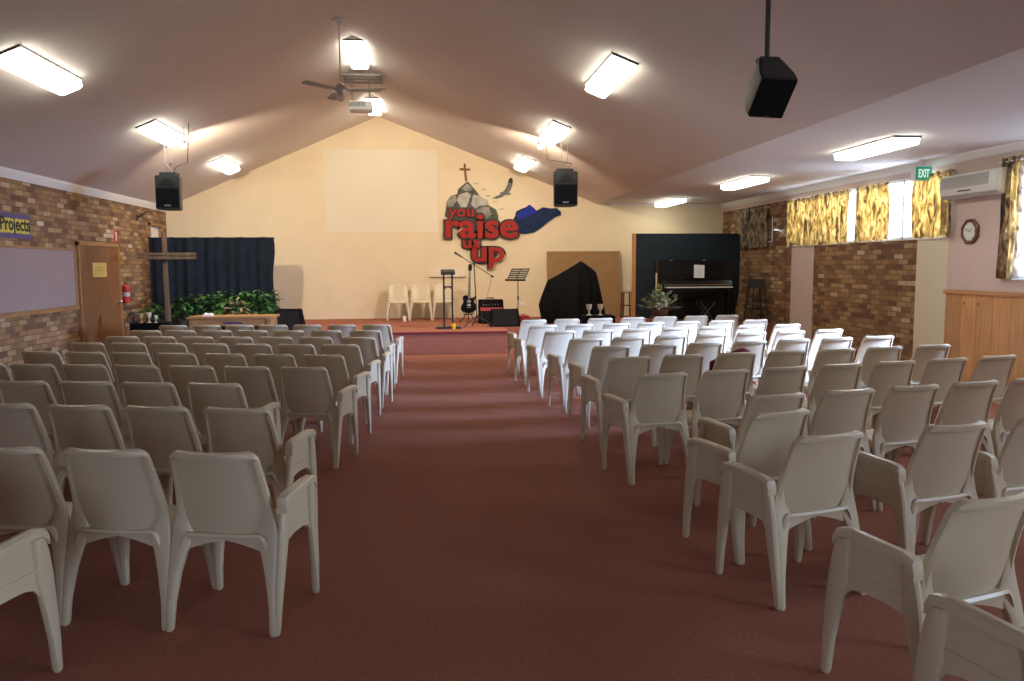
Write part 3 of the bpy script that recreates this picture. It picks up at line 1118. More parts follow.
def leg_mesh(rear, s):
    """one leg; s = +1 right, -1 left"""
    bm = bm_new()
    if rear:
        lv = [(0.0, 0.240, -0.230, 0.024, 0.036), (0.012, 0.240, -0.230, 0.034, 0.042), (0.12, 0.238, -0.216, 0.044, 0.044), (0.25, 0.226, -0.195, 0.062, 0.042),
              (0.34, 0.212, -0.176, 0.080, 0.036), (0.39, 0.201, -0.166, 0.098, 0.030), (0.43, 0.196, -0.158, 0.100, 0.026), (0.48, 0.205, -0.152, 0.066, 0.024), (0.54, 0.202, -0.156, 0.038, 0.020), (0.62, 0.200, -0.174, 0.020, 0.014), (0.68, 0.196, -0.190, 0.010, 0.008)]
    else:
        lv = [(0.0, 0.240, 0.225, 0.026, 0.030), (0.012, 0.240, 0.225, 0.036, 0.036), (0.12, 0.236, 0.212, 0.044, 0.046), (0.25, 0.222, 0.196, 0.058, 0.058),
              (0.33, 0.208, 0.182, 0.074, 0.072), (0.385, 0.198, 0.170, 0.082, 0.088), (0.42, 0.190, 0.16, 0.06, 0.07)]
    loft(bm, [rrect(s * x, y, w, d, z, 0.4, 2) for z, x, y, w, d in lv])
    return bm


def side_unit(s):
    """arm rest, its two legs and the panel: list of (name, bmesh)"""
    out = []
    lv = [(0.0, 0.256, 0.236, 0.024, 0.028), (0.012, 0.256, 0.234, 0.036, 0.036), (0.15, 0.262, 0.218, 0.034, 0.050), (0.30, 0.268, 0.190, 0.034, 0.072), (0.42, 0.273, 0.165, 0.034, 0.090), (0.52, 0.276, 0.152, 0.036, 0.072), (0.583, 0.277, 0.138, 0.040, 0.056)]
    bm = bm_new()
    loft(bm, [rrect(s * x, y, w, d, z, 0.4, 2) for z, x, y, w, d in lv])
    out.append(('leg', bm))
    lv = [(0.0, 0.252, -0.226, 0.022, 0.030), (0.012, 0.252, -0.226, 0.030, 0.038), (0.15, 0.258, -0.210, 0.032, 0.046), (0.30, 0.265, -0.188, 0.034, 0.060), (0.42, 0.271, -0.172, 0.034, 0.072), (0.52, 0.275, -0.164, 0.036, 0.056), (0.575, 0.277, -0.152, 0.040, 0.045)]
    bm = bm_new()
    loft(bm, [rrect(s * x, y, w, d, z, 0.4, 2) for z, x, y, w, d in lv])
    out.append(('leg', bm))
    # arm rest
    bm = bm_new()
    secs = []
    for y, z, h, w in ((-0.192, 0.555, 0.04, 0.046), (-0.185, 0.580, 0.045, 0.050), (-0.165, 0.596, 0.034, 0.054), (-0.12, 0.602, 0.030, 0.056), (0.08, 0.608, 0.030, 0.056), (0.135, 0.605, 0.032, 0.056), (0.165, 0.590, 0.045, 0.052), (0.178, 0.568, 0.045, 0.046)):
        c = 0.28
        secs.append([(s * (0.277 + w * a), y, z + h * b) for a, b in ((-.5, -.5), (.5, -.5), (.5, .22), (.32, .5), (-.32, .5), (-.5, .22))])
    loft(bm, secs)
    out.append(('armrest', bm))
    # side panel with arched underside
    bm = bm_new()
    pts = [(-0.185, 0.34), (-0.16, 0.36), (-0.12, 0.395), (-0.05, 0.405), (0.06, 0.40), (0.11, 0.385), (0.145, 0.345), (0.165, 0.30), (0.185, 0.30), (0.165, 0.59), (-0.175, 0.585), (-0.2, 0.34)]
    prism(bm, pts, lambda u, v, d: Vector((s * d, u, v)), 0.264, 0.274)
    # web joining the panel to the seat
    bx(bm, s * 0.215, s * 0.268, -0.14, 0.12, 0.40, 0.43)
    # recessed rim line
    pts = [(-0.14, 0.45), (0.12, 0.45), (0.12, 0.462), (-0.14, 0.462)]
    prism(bm, pts, lambda u, v, d: Vector((s * d, u, v)), 0.274, 0.279)
    out.append(('side_panel', bm))
    return out


PROTO = {}
PROTO['backrest'] = back_shell()
def mesh_of(name, bm, bevel=0.0, sharp=40):
    o = obj(name, bm, M_chair, None, bevel, sharp)
    me = o.data
    bpy.data.objects.remove(o)
    return me
ME = {'backrest': mesh_of('backrest', PROTO['backrest'], 0, 50), 'seat': mesh_of('seat', seat_shell(), 0, 45)}
LEGS = [mesh_of('leg', leg_mesh(r, s)) for r in (True, False) for s in (-1, 1)]
ARMS = {s: [(n, mesh_of(n, b)) for n, b in side_unit(s)] for s in (-1, 1)}


def make_chair(x, y, rz, label, group, arm=0, z=0.0):
    t = thing('plastic_chair', label, 'chair', (x, y, z), rz, group)
    def add(n, me):
        o = bpy.data.objects.new(n, me)
        COL.objects.link(o)
        o.parent = t
    add('backrest', ME['backrest'])
    add('seat', ME['seat'])
    for k, me in enumerate(LEGS):
        if arm and k == (3 if arm > 0 else 2): continue      # the arm's front leg stands in its place
        add('leg', me)
    if arm:
        for n, me in ARMS[arm]: add(n, me)
    return t


LEFT = [
('F1', -7.2, [(-0.61, 11.22), (-1.09, 11.28), (-1.56, 11.34), (-2.03, 11.4), (-2.49, 11.46), (-2.95, 11.52), (-3.41, 11.58)]),
('F2', -9.6, [(-0.69, 10.23), (-1.17, 10.31), (-1.64, 10.39), (-2.11, 10.47), (-2.57, 10.55), (-3.03, 10.63), (-3.48, 10.71)]),
('F3', -11.7, [(-0.69, 9.25), (-1.17, 9.35), (-1.63, 9.44), (-2.09, 9.54), (-2.54, 9.63), (-2.99, 9.73), (-3.43, 9.82)]),
('F4', -13.6, [(-0.79, 8.41), (-1.25, 8.53), (-1.71, 8.64), (-2.17, 8.75), (-2.62, 8.86), (-3.06, 8.97), (-3.51, 9.07)]),
('F5', -14.6, [(-0.84, 7.48), (-1.3, 7.6), (-1.77, 7.72), (-2.23, 7.84), (-2.68, 7.96), (-3.13, 8.08), (-3.58, 8.2)]),
('F6', -13.7, [(-0.89, 6.6), (-1.36, 6.71), (-1.82, 6.83), (-2.28, 6.94), (-2.73, 7.05), (-3.17, 7.15), (-3.61, 7.26)]),
('F7', -12.6, [(-1.38, 5.8), (-1.85, 5.91), (-2.3, 6.01), (-2.76, 6.11), (-3.21, 6.21)]),
('F8', -13.8, [(-0.99, 4.78), (-1.46, 4.9), (-1.93, 5.01), (-2.39, 5.13)]),
('F9', -13.3, [(-0.84, 3.69), (-1.33, 3.81), (-1.81, 3.92)])]
RIGHT = [
('R1', 9.2, [(1.54, 11.77), (2.06, 11.86), (2.58, 11.94), (3.11, 12.03), (3.64, 12.11), (4.17, 12.2), (4.71, 12.29)]),
('R2', 9.3, [(1.52, 10.7), (2.04, 10.79), (2.57, 10.87), (3.09, 10.96), (3.63, 11.05), (4.17, 11.14), (4.71, 11.22)]),
('R3', 10.0, [(1.58, 9.74), (2.08, 9.82), (2.6, 9.92), (3.13, 10.01), (3.66, 10.1), (4.2, 10.2), (4.76, 10.3)]),
('R4', 12.6, [(1.68, 8.68), (2.19, 8.8), (2.7, 8.91), (3.23, 9.03), (3.76, 9.15), (4.3, 9.27), (4.85, 9.39)]),
('R5', 10.4, [(1.77, 7.85), (2.28, 7.94), (2.79, 8.03), (3.31, 8.13), (3.84, 8.23), (4.38, 8.33), (4.92, 8.43)]),
('R6', 9.8, [(1.71, 6.9), (2.22, 6.99), (2.74, 7.08), (3.26, 7.17), (3.8, 7.26), (4.34, 7.36), (4.9, 7.45)]),
('R7', 12.0, [(1.67, 5.83), (2.19, 5.94), (2.71, 6.05), (3.23, 6.16), (3.76, 6.27), (4.3, 6.39), (4.84, 6.5)]),
('R8', 11.8, [(2.07, 4.81), (2.59, 4.92), (3.1, 5.02), (3.61, 5.13), (4.12, 5.23)])]
ORD = ['first', 'second', 'third', 'fourth', 'fifth', 'sixth', 'seventh', 'eighth', 'ninth', 'tenth']
for side, rows, arm in (('left', LEFT, 1), ('right', RIGHT, -1)):
    for ri, (_, ang, seats) in enumerate(rows):
        for si, (x, y) in enumerate(seats):
            if si == 0:
                lab = 'one-armed beige chair at the aisle end of the %s row from stage, %s block' % (ORD[ri], side)
            else:
                lab = 'beige plastic chair, %s from the aisle, %s row from stage, %s block' % (ORD[si], ORD[ri], side)
            ja = random.uniform(-1.2, 1.2)
            make_chair(x - 0.018 * arm, y, R(ang + ja), lab, 'beige plastic chairs in rows, %s block' % side, arm if si == 0 else 0)
GL, GR = 'beige plastic chairs in rows, left block', 'beige plastic chairs in rows, right block'
make_chair(-1.78, 3.03, R(-13), 'beige armchair cut by the left picture edge, nearest chair of the left block', GL, 1)
make_chair(1.83, 4.26, R(18), 'beige plastic chair with one armrest pushed close behind the eighth row, right block', GR, -1)
make_chair(1.81, 3.68, R(14), 'beige chair with one armrest, whole and nearest the aisle, in front of bottom corner chairs', GR, -1)
make_chair(2.55, 3.82, R(13), 'beige chair whose armrest shows between it and its aisle neighbour, third nearest row', GR, -1)
make_chair(3.14, 3.95, R(13), 'beige chair cut by the right picture edge, beside the chair with the inner armrest', GR, -1)
make_chair(1.86, 2.67, R(15), 'large near beige armchair with its back cut by the right picture edge', GR, -1)
make_chair(1.82, 2.05, R(13), 'beige armchair in the bottom right corner showing only armrest and panel', GR, -1)

# chairs on the stage facing the room
for (px, w_) in ((398.5, 'left one of three, farthest from the guitar'), (421, 'middle one of three'), (444, 'partly behind the black lectern')):
    p = atY(px, 319, 17.85)
    make_chair(p.x, 17.95, PI, 'cream plastic chair on the stage, ' + w_, 'chairs on the stage', 0, SZ)

# maroon cushion between two seats of the right block
t = thing('maroon_cushion', 'maroon cushion standing on a chair seat in the right block', 'cushion', (2.80, 7.02, 0.445), R(10), None, (R(9), 0, R(10)))
bm = bm_new()
A, B = [], []
for j in range(9):
    v = j / 8
    ra, rb = [], []
    for i in range(13):
        u = i / 12
        th = 0.045 * (math.sin(PI * u) * math.sin(PI * v)) ** 0.5 + 0.004
        x = -0.235 + 0.44 * u
        z = v * 0.29 + v * 0.12 * (1 - abs(u - 0.72) / 0.72)
        ra.append((x, -0.02 - th, z))
        rb.append((x, -0.02 + th, z))
    A.append(ra)
    B.append(rb)
grid_solid(bm, A, B)
obj('cover', bm, M_maroon, t, sharp=60)

# ------------------------------------------------------------------ stage, left part
# black curtain backdrop on a frame
def pxw(px, Y): return atY(px, 300, Y).x
Y = 16.9
x0, x1 = pxw(151, Y), pxw(275, Y)
ztop = atY(215, 237, Y).z
t = thing('curtain_backdrop', 'wide navy black curtain backdrop hung from a bar at the left of the stage', 'backdrop', ((x0 + x1) / 2, Y, SZ))
hw, hh = (x1 - x0) / 2, ztop - SZ
bm = bm_new()
A, B = [], []
N = 130
for j in range(13):
    v = j / 12
    ra, rb = [], []
    for i in range(N + 1):
        u = i / N
        y = 0.028 * math.sin(u * 75 + 0.6 * math.sin(3 * v)) * (1 - 0.5 * v) + 0.02 * math.sin(u * 31 + 1)
        z = 0.02 + v * (hh - 0.02) - (0.012 * abs(math.sin(u * 17)) if j == 12 else 0)
        x = -hw + 2 * hw * u + (0.03 * math.sin(v * 9) if i == N else 0)
        ra.append((x, y - 0.003, z))
        rb.append((x, y + 0.003, z))
    A.append(ra)
    B.append(rb)
grid_solid(bm, A, B)
obj('fabric', bm, M_navycloth, t, sharp=80)
bm = bm_new()
cyl(bm, (-hw - 0.02, 0.05, hh - 0.02), (hw + 0.02, 0.05, hh - 0.02), 0.016)
obj('top_bar', bm, M_bmetal, t)
for s in (-1, 1):
    bm = bm_new()
    cyl(bm, (s * (hw - 0.1), 0.06, 0), (s * (hw - 0.1), 0.06, hh - 0.02), 0.016)
    bx(bm, s * (hw - 0.1) - 0.02, s * (hw - 0.1) + 0.02, -0.1, 0.35, 0, 0.02)
    obj('upright', bm, M_bmetal, t)

# rough timber cross
Y = 15.1
c = atY(165, 256, Y)
zt = atY(164, 231, Y).z
t = thing('timber_cross', 'tall rough grey-brown timber cross standing before the dark backdrop', 'cross', (c.x, Y, SZ))
bm = bm_new()
loft(bm, [rrect(random.uniform(-0.006, 0.006), 0, 0.088 + random.uniform(-0.01, 0.01), 0.09, z, 0.2, 1) for z in [0.05 + k * (zt - SZ - 0.05) / 8 for k in range(9)]])
obj('upright', bm, M_rough, t)
bm = bm_new()
ccz = c.z - SZ
for dz in (-0.033, 0.033):
    loft(bm, [[(x, -0.085 + a, ccz + dz + b + random.uniform(-0.004, 0.004)) for a, b in ((-0.03, -0.026), (0.03, -0.026), (0.03, 0.026), (-0.03, 0.026))] for x in (-0.45, -0.3, 0.0, 0.3, 0.57)])
obj('crossbar', bm, M_rough, t)
bm = bm_new()
box(bm, (0.08, 0, 0.03), (0.7, 0.10, 0.06))
box(bm, (0, 0, 0.03), (0.10, 0.8, 0.062))
obj('base', bm, M_rough, t)

# row of leafy plants
def leafbm(bm, base, d, L, w, droop):
    d = Vector(d).normalized()
    side = d.cross(Vector((0, 0, 1)))
    if side.length < 0.05: side = Vector((1, 0, 0))
    side.normalize()
    n = side.cross(d)
    pts = []
    prev = Vector(base)
    rows_ = []
    for k, (tt, ww) in enumerate(((0, 0.12), (0.25, 0.8), (0.5, 1.0), (0.8, 0.6), (1.0, 0.04))):
        p = Vector(base) + d * L * tt + Vector((0, 0, -droop * tt * tt * L))
        rows_.append((p - side * w * ww / 2 + n * 0.12 * w * ww, p, p + side * w * ww / 2 + n * 0.12 * w * ww))
    V = [[bm.verts.new(q) for q in r] for r in rows_]
    for a, b in zip(V, V[1:]):
        for i in range(2): bm.faces.new((a[i], a[i + 1], b[i + 1], b[i]))

def potted(x, y, z, hgt, wid, label, n=75, m=None, pot=M_greyblk, group='leafy plants along the dark backdrop', lw=0.09):
    t = thing('potted_plant', label, 'plant', (x, y, z), random.random() * 6, group)
    bm = bm_new()
    lathe(bm, [(0.09, 0), (0.13, 0.2), (0.14, 0.21), (0.125, 0.21), (0.11, 0.19)])
    obj('pot', bm, pot, t)
    bm = bm_new()
    bs = bm_new()
    for k in range(n):
        a = random.random() * 2 * PI
        rr = wid * random.random() ** 0.6
        zz = 0.22 + (hgt - 0.22) * random.random() ** 0.8 * (1 - 0.35 * (rr / wid) ** 2)
        b = (math.cos(a) * rr, math.sin(a) * rr * 0.8, zz)
        leafbm(bm, b, (math.cos(a + random.uniform(-0.8, 0.8)), math.sin(a + random.uniform(-0.8, 0.8)), random.uniform(-0.2, 0.8)), random.uniform(0.13, 0.22), random.uniform(lw * 0.8, lw * 1.3), 0.4)
        if k % 6 == 0: tube(bs, [(0, 0, 0.17), (b[0] * 0.4, b[1] * 0.4, zz * 0.6), b], 0.005, 5)
    o = obj('foliage', bm, m or M_leaf, t, sharp=180)
    obj('stems', bs, M_leaf, t)
    return t
Y = 15.9
gp = [(182, 296, 'beside the timber cross', M_leaf), (200, 293, 'behind the left end of the communion table', M_leaf), (219, 292, 'behind the white paper on the table', M_leaf),
      (236, 290, 'directly behind the pale dried spray', M_leafp), (252, 291, 'behind the blue lettered table front', M_leaf), (266, 289, 'last before the black floor wedge', M_leaf)]
for k, (px, py, w_, mm) in enumerate(gp):
    p = atY(px, py, Y + 0.1 * (k % 2))
    potted(p.x, Y + 0.1 * (k % 2), SZ, p.z - SZ + 0.0, 0.27, 'dark green leafy plant ' + w_ if mm is M_leaf else 'dark green leafy plant ' + w_, 95, mm if mm is M_leaf else M_leaf)
    if mm is M_leafp:
        o = bpy.data.objects[-1]
p = atY(157, 303, Y)
potted(p.x, Y, SZ, p.z - SZ, 0.22, 'small dark leafy plant behind the goblets at the foot of the cross', 60)
# pale dried spray in the row
p = atY(237, 303, Y - 0.35)
potted(p.x, Y - 0.4, SZ, p.z - SZ + 0.06, 0.15, 'pale pinkish dried spray in the middle of the green plants', 45, M_leafp, M_greyblk, 'leafy plants along the dark backdrop', 0.05)

# communion table on the floor before the stage
Y = 13.75
xa, xb = pxw(190.5, Y), pxw(276, Y)
zt = 0.80
t = thing('communion_table', 'long pine table with blue lettering on its front, before the plants', 'table', ((xa + xb) / 2, Y, 0))
hw = (xb - xa) / 2
bm = bm_new()
bx(bm, -hw, hw, -0.32, 0.32, zt - 0.035, zt)
obj('tabletop', bm, M_table, t, 0.006)
bm = bm_new()
bx(bm, -hw + 0.06, hw - 0.06, -0.27, -0.25, zt - 0.16, zt - 0.035)
bx(bm, -hw + 0.06, hw - 0.06, 0.25, 0.27, zt - 0.16, zt - 0.035)
for s in (-1, 1): bx(bm, s * (hw - 0.07) - 0.01, s * (hw - 0.07) + 0.01, -0.26, 0.26, zt - 0.16, zt - 0.035)
obj('apron', bm, M_table, t)
for sx in (-1, 1):
    for sy in (-1, 1):
        bm = bm_new()
        box(bm, (sx * (hw - 0.08), sy * 0.25, (zt - 0.035) / 2), (0.075, 0.075, zt - 0.035))
        obj('leg', bm, M_table, t, 0.005)
text_obj('lettering', 'In Remembrance', lambda u, v, d: Vector((u, -0.27 - d, v)), -0.11, 0.19, zt - 0.125, zt - 0.075, M_blue, t, 0.01, (0, 0.003))
p = atY(208, 316, Y)
t = thing('paper_sheets', 'small crumpled white paper lying on the pine table', 'paper', (p.x, Y, zt))
bm = bm_new()
A, B = [], []
for j in range(5):
    ra, rb = [], []
    for i in range(6):
        z = 0.012 + 0.02 * math.sin(i * 1.3) ** 2 + (0.02 if j > 2 else 0)
        ra.append((-0.08 + i * 0.032, -0.05 + j * 0.025, z))
        rb.append((-0.08 + i * 0.032, -0.05 + j * 0.025, z - 0.012 - 0.02 * math.sin(i * 1.3) ** 2 - (0.02 if j > 2 else 0)))
    A.append(ra)
    B.append(rb)
grid_solid(bm, A, B)
obj('sheets', bm, M_paper, t)

# black floor wedge by the plants
Y = 15.0
xa, xb = pxw(276, Y), pxw(304, Y)
t = thing('floor_monitor', 'black wedge-shaped floor monitor at the right end of the plants', 'floor monitor', ((xa + xb) / 2, Y, SZ))
hw = (xb - xa) / 2
hgt = atY(290, 309, Y).z - SZ
bm = bm_new()
prism(bm, [(-hw - 0.05, 0), (hw, 0), (hw - 0.06, hgt), (-hw, hgt)], lambda u, v, d: Vector((u, d * (1 - 0.35 * v / hgt) if d > 0 else d + 0.12 * v / hgt, v)), -0.2, 0.25)
obj('cabinet', bm, M_blackcloth, t, 0.01)
bm = bm_new()
prism(bm, [(-hw + 0.03, 0.04), (hw - 0.05, 0.04), (hw - 0.09, hgt - 0.04), (-hw + 0.03, hgt - 0.04)], lambda u, v, d: Vector((u, d + 0.12 * v / hgt, v)), -0.212, -0.2)
obj('grille', bm, M_grille, t)

# cloth-covered goblet tables
def goblet(x, y, z, s, material, label, group):
    t = thing('wooden_goblet', label, 'goblet', (x, y, z), 0, group)
    bm = bm_new()
    lathe(bm, [(0.26, 0), (0.27, 0.03), (0.14, 0.08), (0.07, 0.16), (0.06, 0.26), (0.10, 0.34), (0.06, 0.40), (0.05, 0.42)], seg=18)
    bmesh.ops.scale(bm, vec=(s, s, s), verts=bm.verts)
    obj('stem', bm, material, t)
    bm = bm_new()
    lathe(bm, [(0.06, 0.42), (0.16, 0.50), (0.23, 0.62), (0.25, 0.80), (0.26, 1.0), (0.23, 1.0), (0.21, 0.8), (0.17, 0.62), (0.05, 0.55)], seg=18)
    bmesh.ops.scale(bm, vec=(s, s, s), verts=bm.verts)
    obj('bowl', bm, material, t)

def clothtable(px0, px1, pytop, Y, label, d=0.45):
    xa, xb = pxw(px0, Y), pxw(px1, Y)
    zt = atY((px0 + px1) / 2, pytop, Y).z
    hw = (xb - xa) / 2
    t = thing('draped_table', label, 'table', ((xa + xb) / 2, Y, 0), 0, 'black draped side tables')
    bm = bm_new()
    n = 96
    secs = []
    for v in (0.03, 0.25, 0.5, 0.75, 0.94, 1.0, 1.003):
        loop = []
        for i in range(n):
            a = 2 * PI * i / n
            ca, sa = math.cos(a), math.sin(a)
            k = 1 / max(abs(ca), abs(sa))
            k = 0.75 * k + 0.25 * min(k, 1.25)
            fold = (1 - v) * 0.03 * math.sin(i * 2 * PI * 12 / n) if v < 1 else 0
            sc = 1.0 if v < 1.002 else 0.93
            loop.append(((ca * k * hw + fold * ca) * sc, (sa * k * d / 2 + fold * sa) * sc, v * zt if v <= 1 else zt + 0.004))
        secs.append(loop)
    loft(bm, secs)
    obj('cloth', bm, M_blackcloth, t, sharp=60)
    for sx in (-1, 1):
        for sy in (-1, 1):
            bm = bm_new()
            cyl(bm, (sx * hw * 0.8, sy * d * 0.35, 0), (sx * hw * 0.8, sy * d * 0.35, zt - 0.05), 0.018)
            obj('leg', bm, M_bmetal, t)
    return (xa + xb) / 2, zt + 0.004
cx, zt = clothtable(133, 166, 322.8, 13.1, 'small black draped table with three goblets near the brick wall')
for px, s, m_, lab in ((141.2, 0.15, M_gobletd, 'golden wooden goblet, nearest the brick wall of three on the black table'),
                       (149, 0.165, M_goblet, 'pale wooden goblet, middle and tallest of three on the black table'),
                       (155.8, 0.12, M_goblet, 'small pale wooden goblet, nearest the timber cross on the black table')):
    goblet(atY(px, 322, 13.05).x, 13.05, zt, s, m_, lab, 'goblets on the left draped table')
cx, zt = clothtable(583, 613, 315.2, 14.2, 'small black draped table with two goblets in front of the draped shape')
for px, s, lab in ((589, 0.2, 'pale wooden goblet on the front black table, nearer the lectern side'),
                   (600.3, 0.2, 'pale wooden goblet on the front black table, nearer the piano')):
    goblet(atY(px, 314, 14.15).x, 14.15, zt, s, M_goblet, lab, 'goblets on the right draped table')
# dark round object on the wall corner
p = atY(133.5, 318.5, 13.0)
p = atX(133.5, 318.5, -5.0)
t = thing('cable_coil', 'dark round coil of cable on a stand against the brick wall', 'cable coil', (p.x, p.y, p.z))
bm = bm_new()
for k in range(4):
    pts = [((0.085 + 0.008 * k) * math.cos(a), -0.03 + 0.018 * k, (0.085 + 0.008 * k) * math.sin(a)) for a in [2 * PI * i / 24 for i in range(25)]]
    tube(bm, pts, 0.013, 6)
obj('coil', bm, M_greyblk, t)
bm = bm_new()
cyl(bm, (0, 0, -p.z), (0, 0, 0.02), 0.015)
cyl(bm, (0, 0, -p.z), (0, 0, -p.z + 0.02), 0.14, seg=20)
obj('stand', bm, M_bmetal, t)

# ------------------------------------------------------------------ stage, middle
# board on the wall
a, b = atY(429.3, 268, YB), atY(465.3, 276.7, YB)
t = thing('wall_board', 'plain cream board fixed low on the stage wall behind the lectern', 'board', ((a.x + b.x) / 2, YB, (a.z + b.z) / 2))
bm = bm_new()
w, h = b.x - a.x, a.z - b.z
bx(bm, -w / 2, w / 2, -0.03, 0, -h / 2, h / 2)
obj('panel', bm, M_cream2, t, 0.004)
bm = bm_new()
bx(bm, -w / 2, w / 2, -0.04, -0.0, -h / 2 - 0.015, -h / 2)
obj('bottom_rail', bm, M_woodtrim, t)
# socket and switch
for px, py, w, h, lab, nm in ((522.5, 303.5, 0.16, 0.09, 'white double power socket low on the cream wall by the music stand', 'power_socket'), (628.3, 289, 0.10, 0.13, 'white light switch on the cream wall beside the tall dark screen', 'light_switch')):
    p = atY(px, py, YB)
    t = thing(nm, lab, 'socket' if 'socket' in nm else 'switch', (p.x, YB, p.z))
    bm = bm_new()
    bx(bm, -w / 2, w / 2, -0.012, 0, -h / 2, h / 2)
    obj('cover_plate', bm, M_white, t, 0.003)
    bm = bm_new()
    for s in (-1, 1): bx(bm, s * w * 0.25 - 0.012, s * w * 0.25 + 0.012, -0.017, -0.012, -0.015, 0.015)
    obj('rocker', bm, M_paper, t)

# lectern frame
Y = 15.3
p = atY(448.5, 328, Y)
zt = atY(448, 270.5, Y).z - SZ
t = thing('lectern', 'narrow black lectern frame with two uprights on the stage edge', 'lectern', (p.x, Y, SZ))
bm = bm_new()
box(bm, (0, 0.0, zt - 0.03), (0.27, 0.30, 0.035), (R(14), 0, 0))
bx(bm, -0.135, 0.135, -0.17, -0.15, zt - 0.075, zt - 0.03)
obj('top', bm, M_black, t, 0.005)
for s in (-1, 1):
    bm = bm_new()
    bx(bm, s * 0.08 - 0.017, s * 0.08 + 0.017, -0.025, 0.025, 0.04, zt - 0.04)
    obj('upright', bm, M_black, t, 0.004)
bm = bm_new()
bx(bm, -0.07, 0.07, -0.015, 0.015, zt - 0.33, zt - 0.30)
for s in (-1, 1): box(bm, (s * 0.055, 0, zt - 0.345), (0.05, 0.02, 0.015), (0, s * 0.7, 0))
obj('crossbar', bm, M_black, t)
bm = bm_new()
bx(bm, -0.24, 0.24, -0.12, 0.12, 0, 0.04)
obj('base', bm, M_black, t, 0.006)
p = atY(453.8, 328, 15.15)
t = thing('yellow_cup', 'small yellow cup standing at the foot of the black lectern', 'cup', (p.x, 15.12, SZ))
bm = bm_new()
lathe(bm, [(0.028, 0), (0.03, 0.004), (0.042, 0.10), (0.039, 0.10), (0.028, 0.01)])
obj('cup_body', bm, M_yellow, t)
bm = bm_new()
lathe(bm, [(0.040, 0.095), (0.045, 0.1), (0.040, 0.105)])
obj('cup_rim', bm, M_yellow, t)
p = atY(404.5, 321, 17.5)
t = thing('white_cup', 'small white cup on the stage floor beneath the first cream chair', 'cup', (p.x, 17.5, SZ))
bm = bm_new()
lathe(bm, [(0.032, 0), (0.034, 0.004), (0.046, 0.11), (0.043, 0.11), (0.03, 0.01)])
obj('cup_body', bm, M_cup, t)
bm = bm_new()
lathe(bm, [(0.044, 0.105), (0.049, 0.11), (0.044, 0.115)])
obj('cup_rim', bm, M_cup, t)

# electric guitar on a stand
Y = 17.0
p = atY(468.5, 313, Y)
t = thing('electric_guitar', 'black single-cutaway electric guitar upright on a stand on the stage', 'guitar', (p.x, Y, p.z), 0, None, (R(-8), R(3), 0))
body = [(0.0, 0.0), (0.09, 0.01), (0.15, 0.06), (0.165, 0.13), (0.14, 0.20), (0.115, 0.25), (0.125, 0.30), (0.15, 0.345), (0.135, 0.375), (0.10, 0.35), (0.07, 0.325), (0.04, 0.34), (0.03, 0.36),
        (-0.03, 0.37), (-0.08, 0.385), (-0.125, 0.36), (-0.14, 0.32), (-0.12, 0.26), (-0.125, 0.21), (-0.16, 0.15), (-0.17, 0.09), (-0.145, 0.03), (-0.08, 0.005)]
fy = lambda u, v, d: Vector((u, d, v))
bm = bm_new()
prism(bm, body, fy, -0.025, 0.025)
obj('body', bm, M_lacquer, t, 0.007)
bm = bm_new()
prism(bm, [(-0.028, 0.30), (0.028, 0.30), (0.021, 0.90), (-0.021, 0.90)], fy, -0.04, -0.012)
obj('neck', bm, M_greyblk, t, 0.004)
bm = bm_new()
prism(bm, [(-0.021, 0.89), (0.021, 0.89), (0.040, 0.94), (0.036, 1.05), (0.0, 1.065), (-0.036, 1.05), (-0.040, 0.94)], fy, -0.03, -0.012)
obj('headstock', bm, M_lacquer, t, 0.003)
bm = bm_new()
for s in (-1, 1):
    for k in range(3): cyl(bm, (s * 0.035, -0.02, 0.95 + k * 0.035), (s * 0.06, -0.02, 0.95 + k * 0.035), 0.007, seg=8)
obj('tuning_pegs', bm, M_metal, t)
bm = bm_new()
for z in (0.17, 0.25): bx(bm, -0.04, 0.04, -0.034, -0.025, z - 0.018, z + 0.018)
obj('pickups', bm, M_metal, t)
bm = bm_new()
bx(bm, -0.04, 0.04, -0.04, -0.025, 0.11, 0.122)
for k in range(6):
    x = -0.016 + k * 0.0064
    cyl(bm, (x * 1.3, -0.041, 0.115), (x, -0.042, 0.92), 0.0012, seg=4)
obj('strings', bm, M_metal, t)
t = thing('guitar_stand', 'black tubular guitar stand holding the electric guitar', 'stand', (p.x, Y, SZ))
bm = bm_new()
tube(bm, [(0, 0.12, 0.55), (0, 0.08, 0.06), (0, 0.20, 0.012)], 0.011)
obj('rear_post', bm, M_bmetal, t)
for s in (-1, 1):
    bm = bm_new()
    tube(bm, [(0, 0.08, 0.25), (s * 0.1, 0.03, 0.1), (s * 0.2, -0.12, 0.012)], 0.011)
    obj('leg', bm, M_bmetal, t)
bm = bm_new()
dz = p.z - SZ
tube(bm, [(-0.1, -0.07, dz + 0.04), (-0.1, -0.05, dz - 0.005), (-0.1, 0.075, dz - 0.03), (0.1, 0.075, dz - 0.03), (0.1, -0.05, dz - 0.005), (0.1, -0.07, dz + 0.04)], 0.010)
obj('cradle', bm, M_bmetal, t)

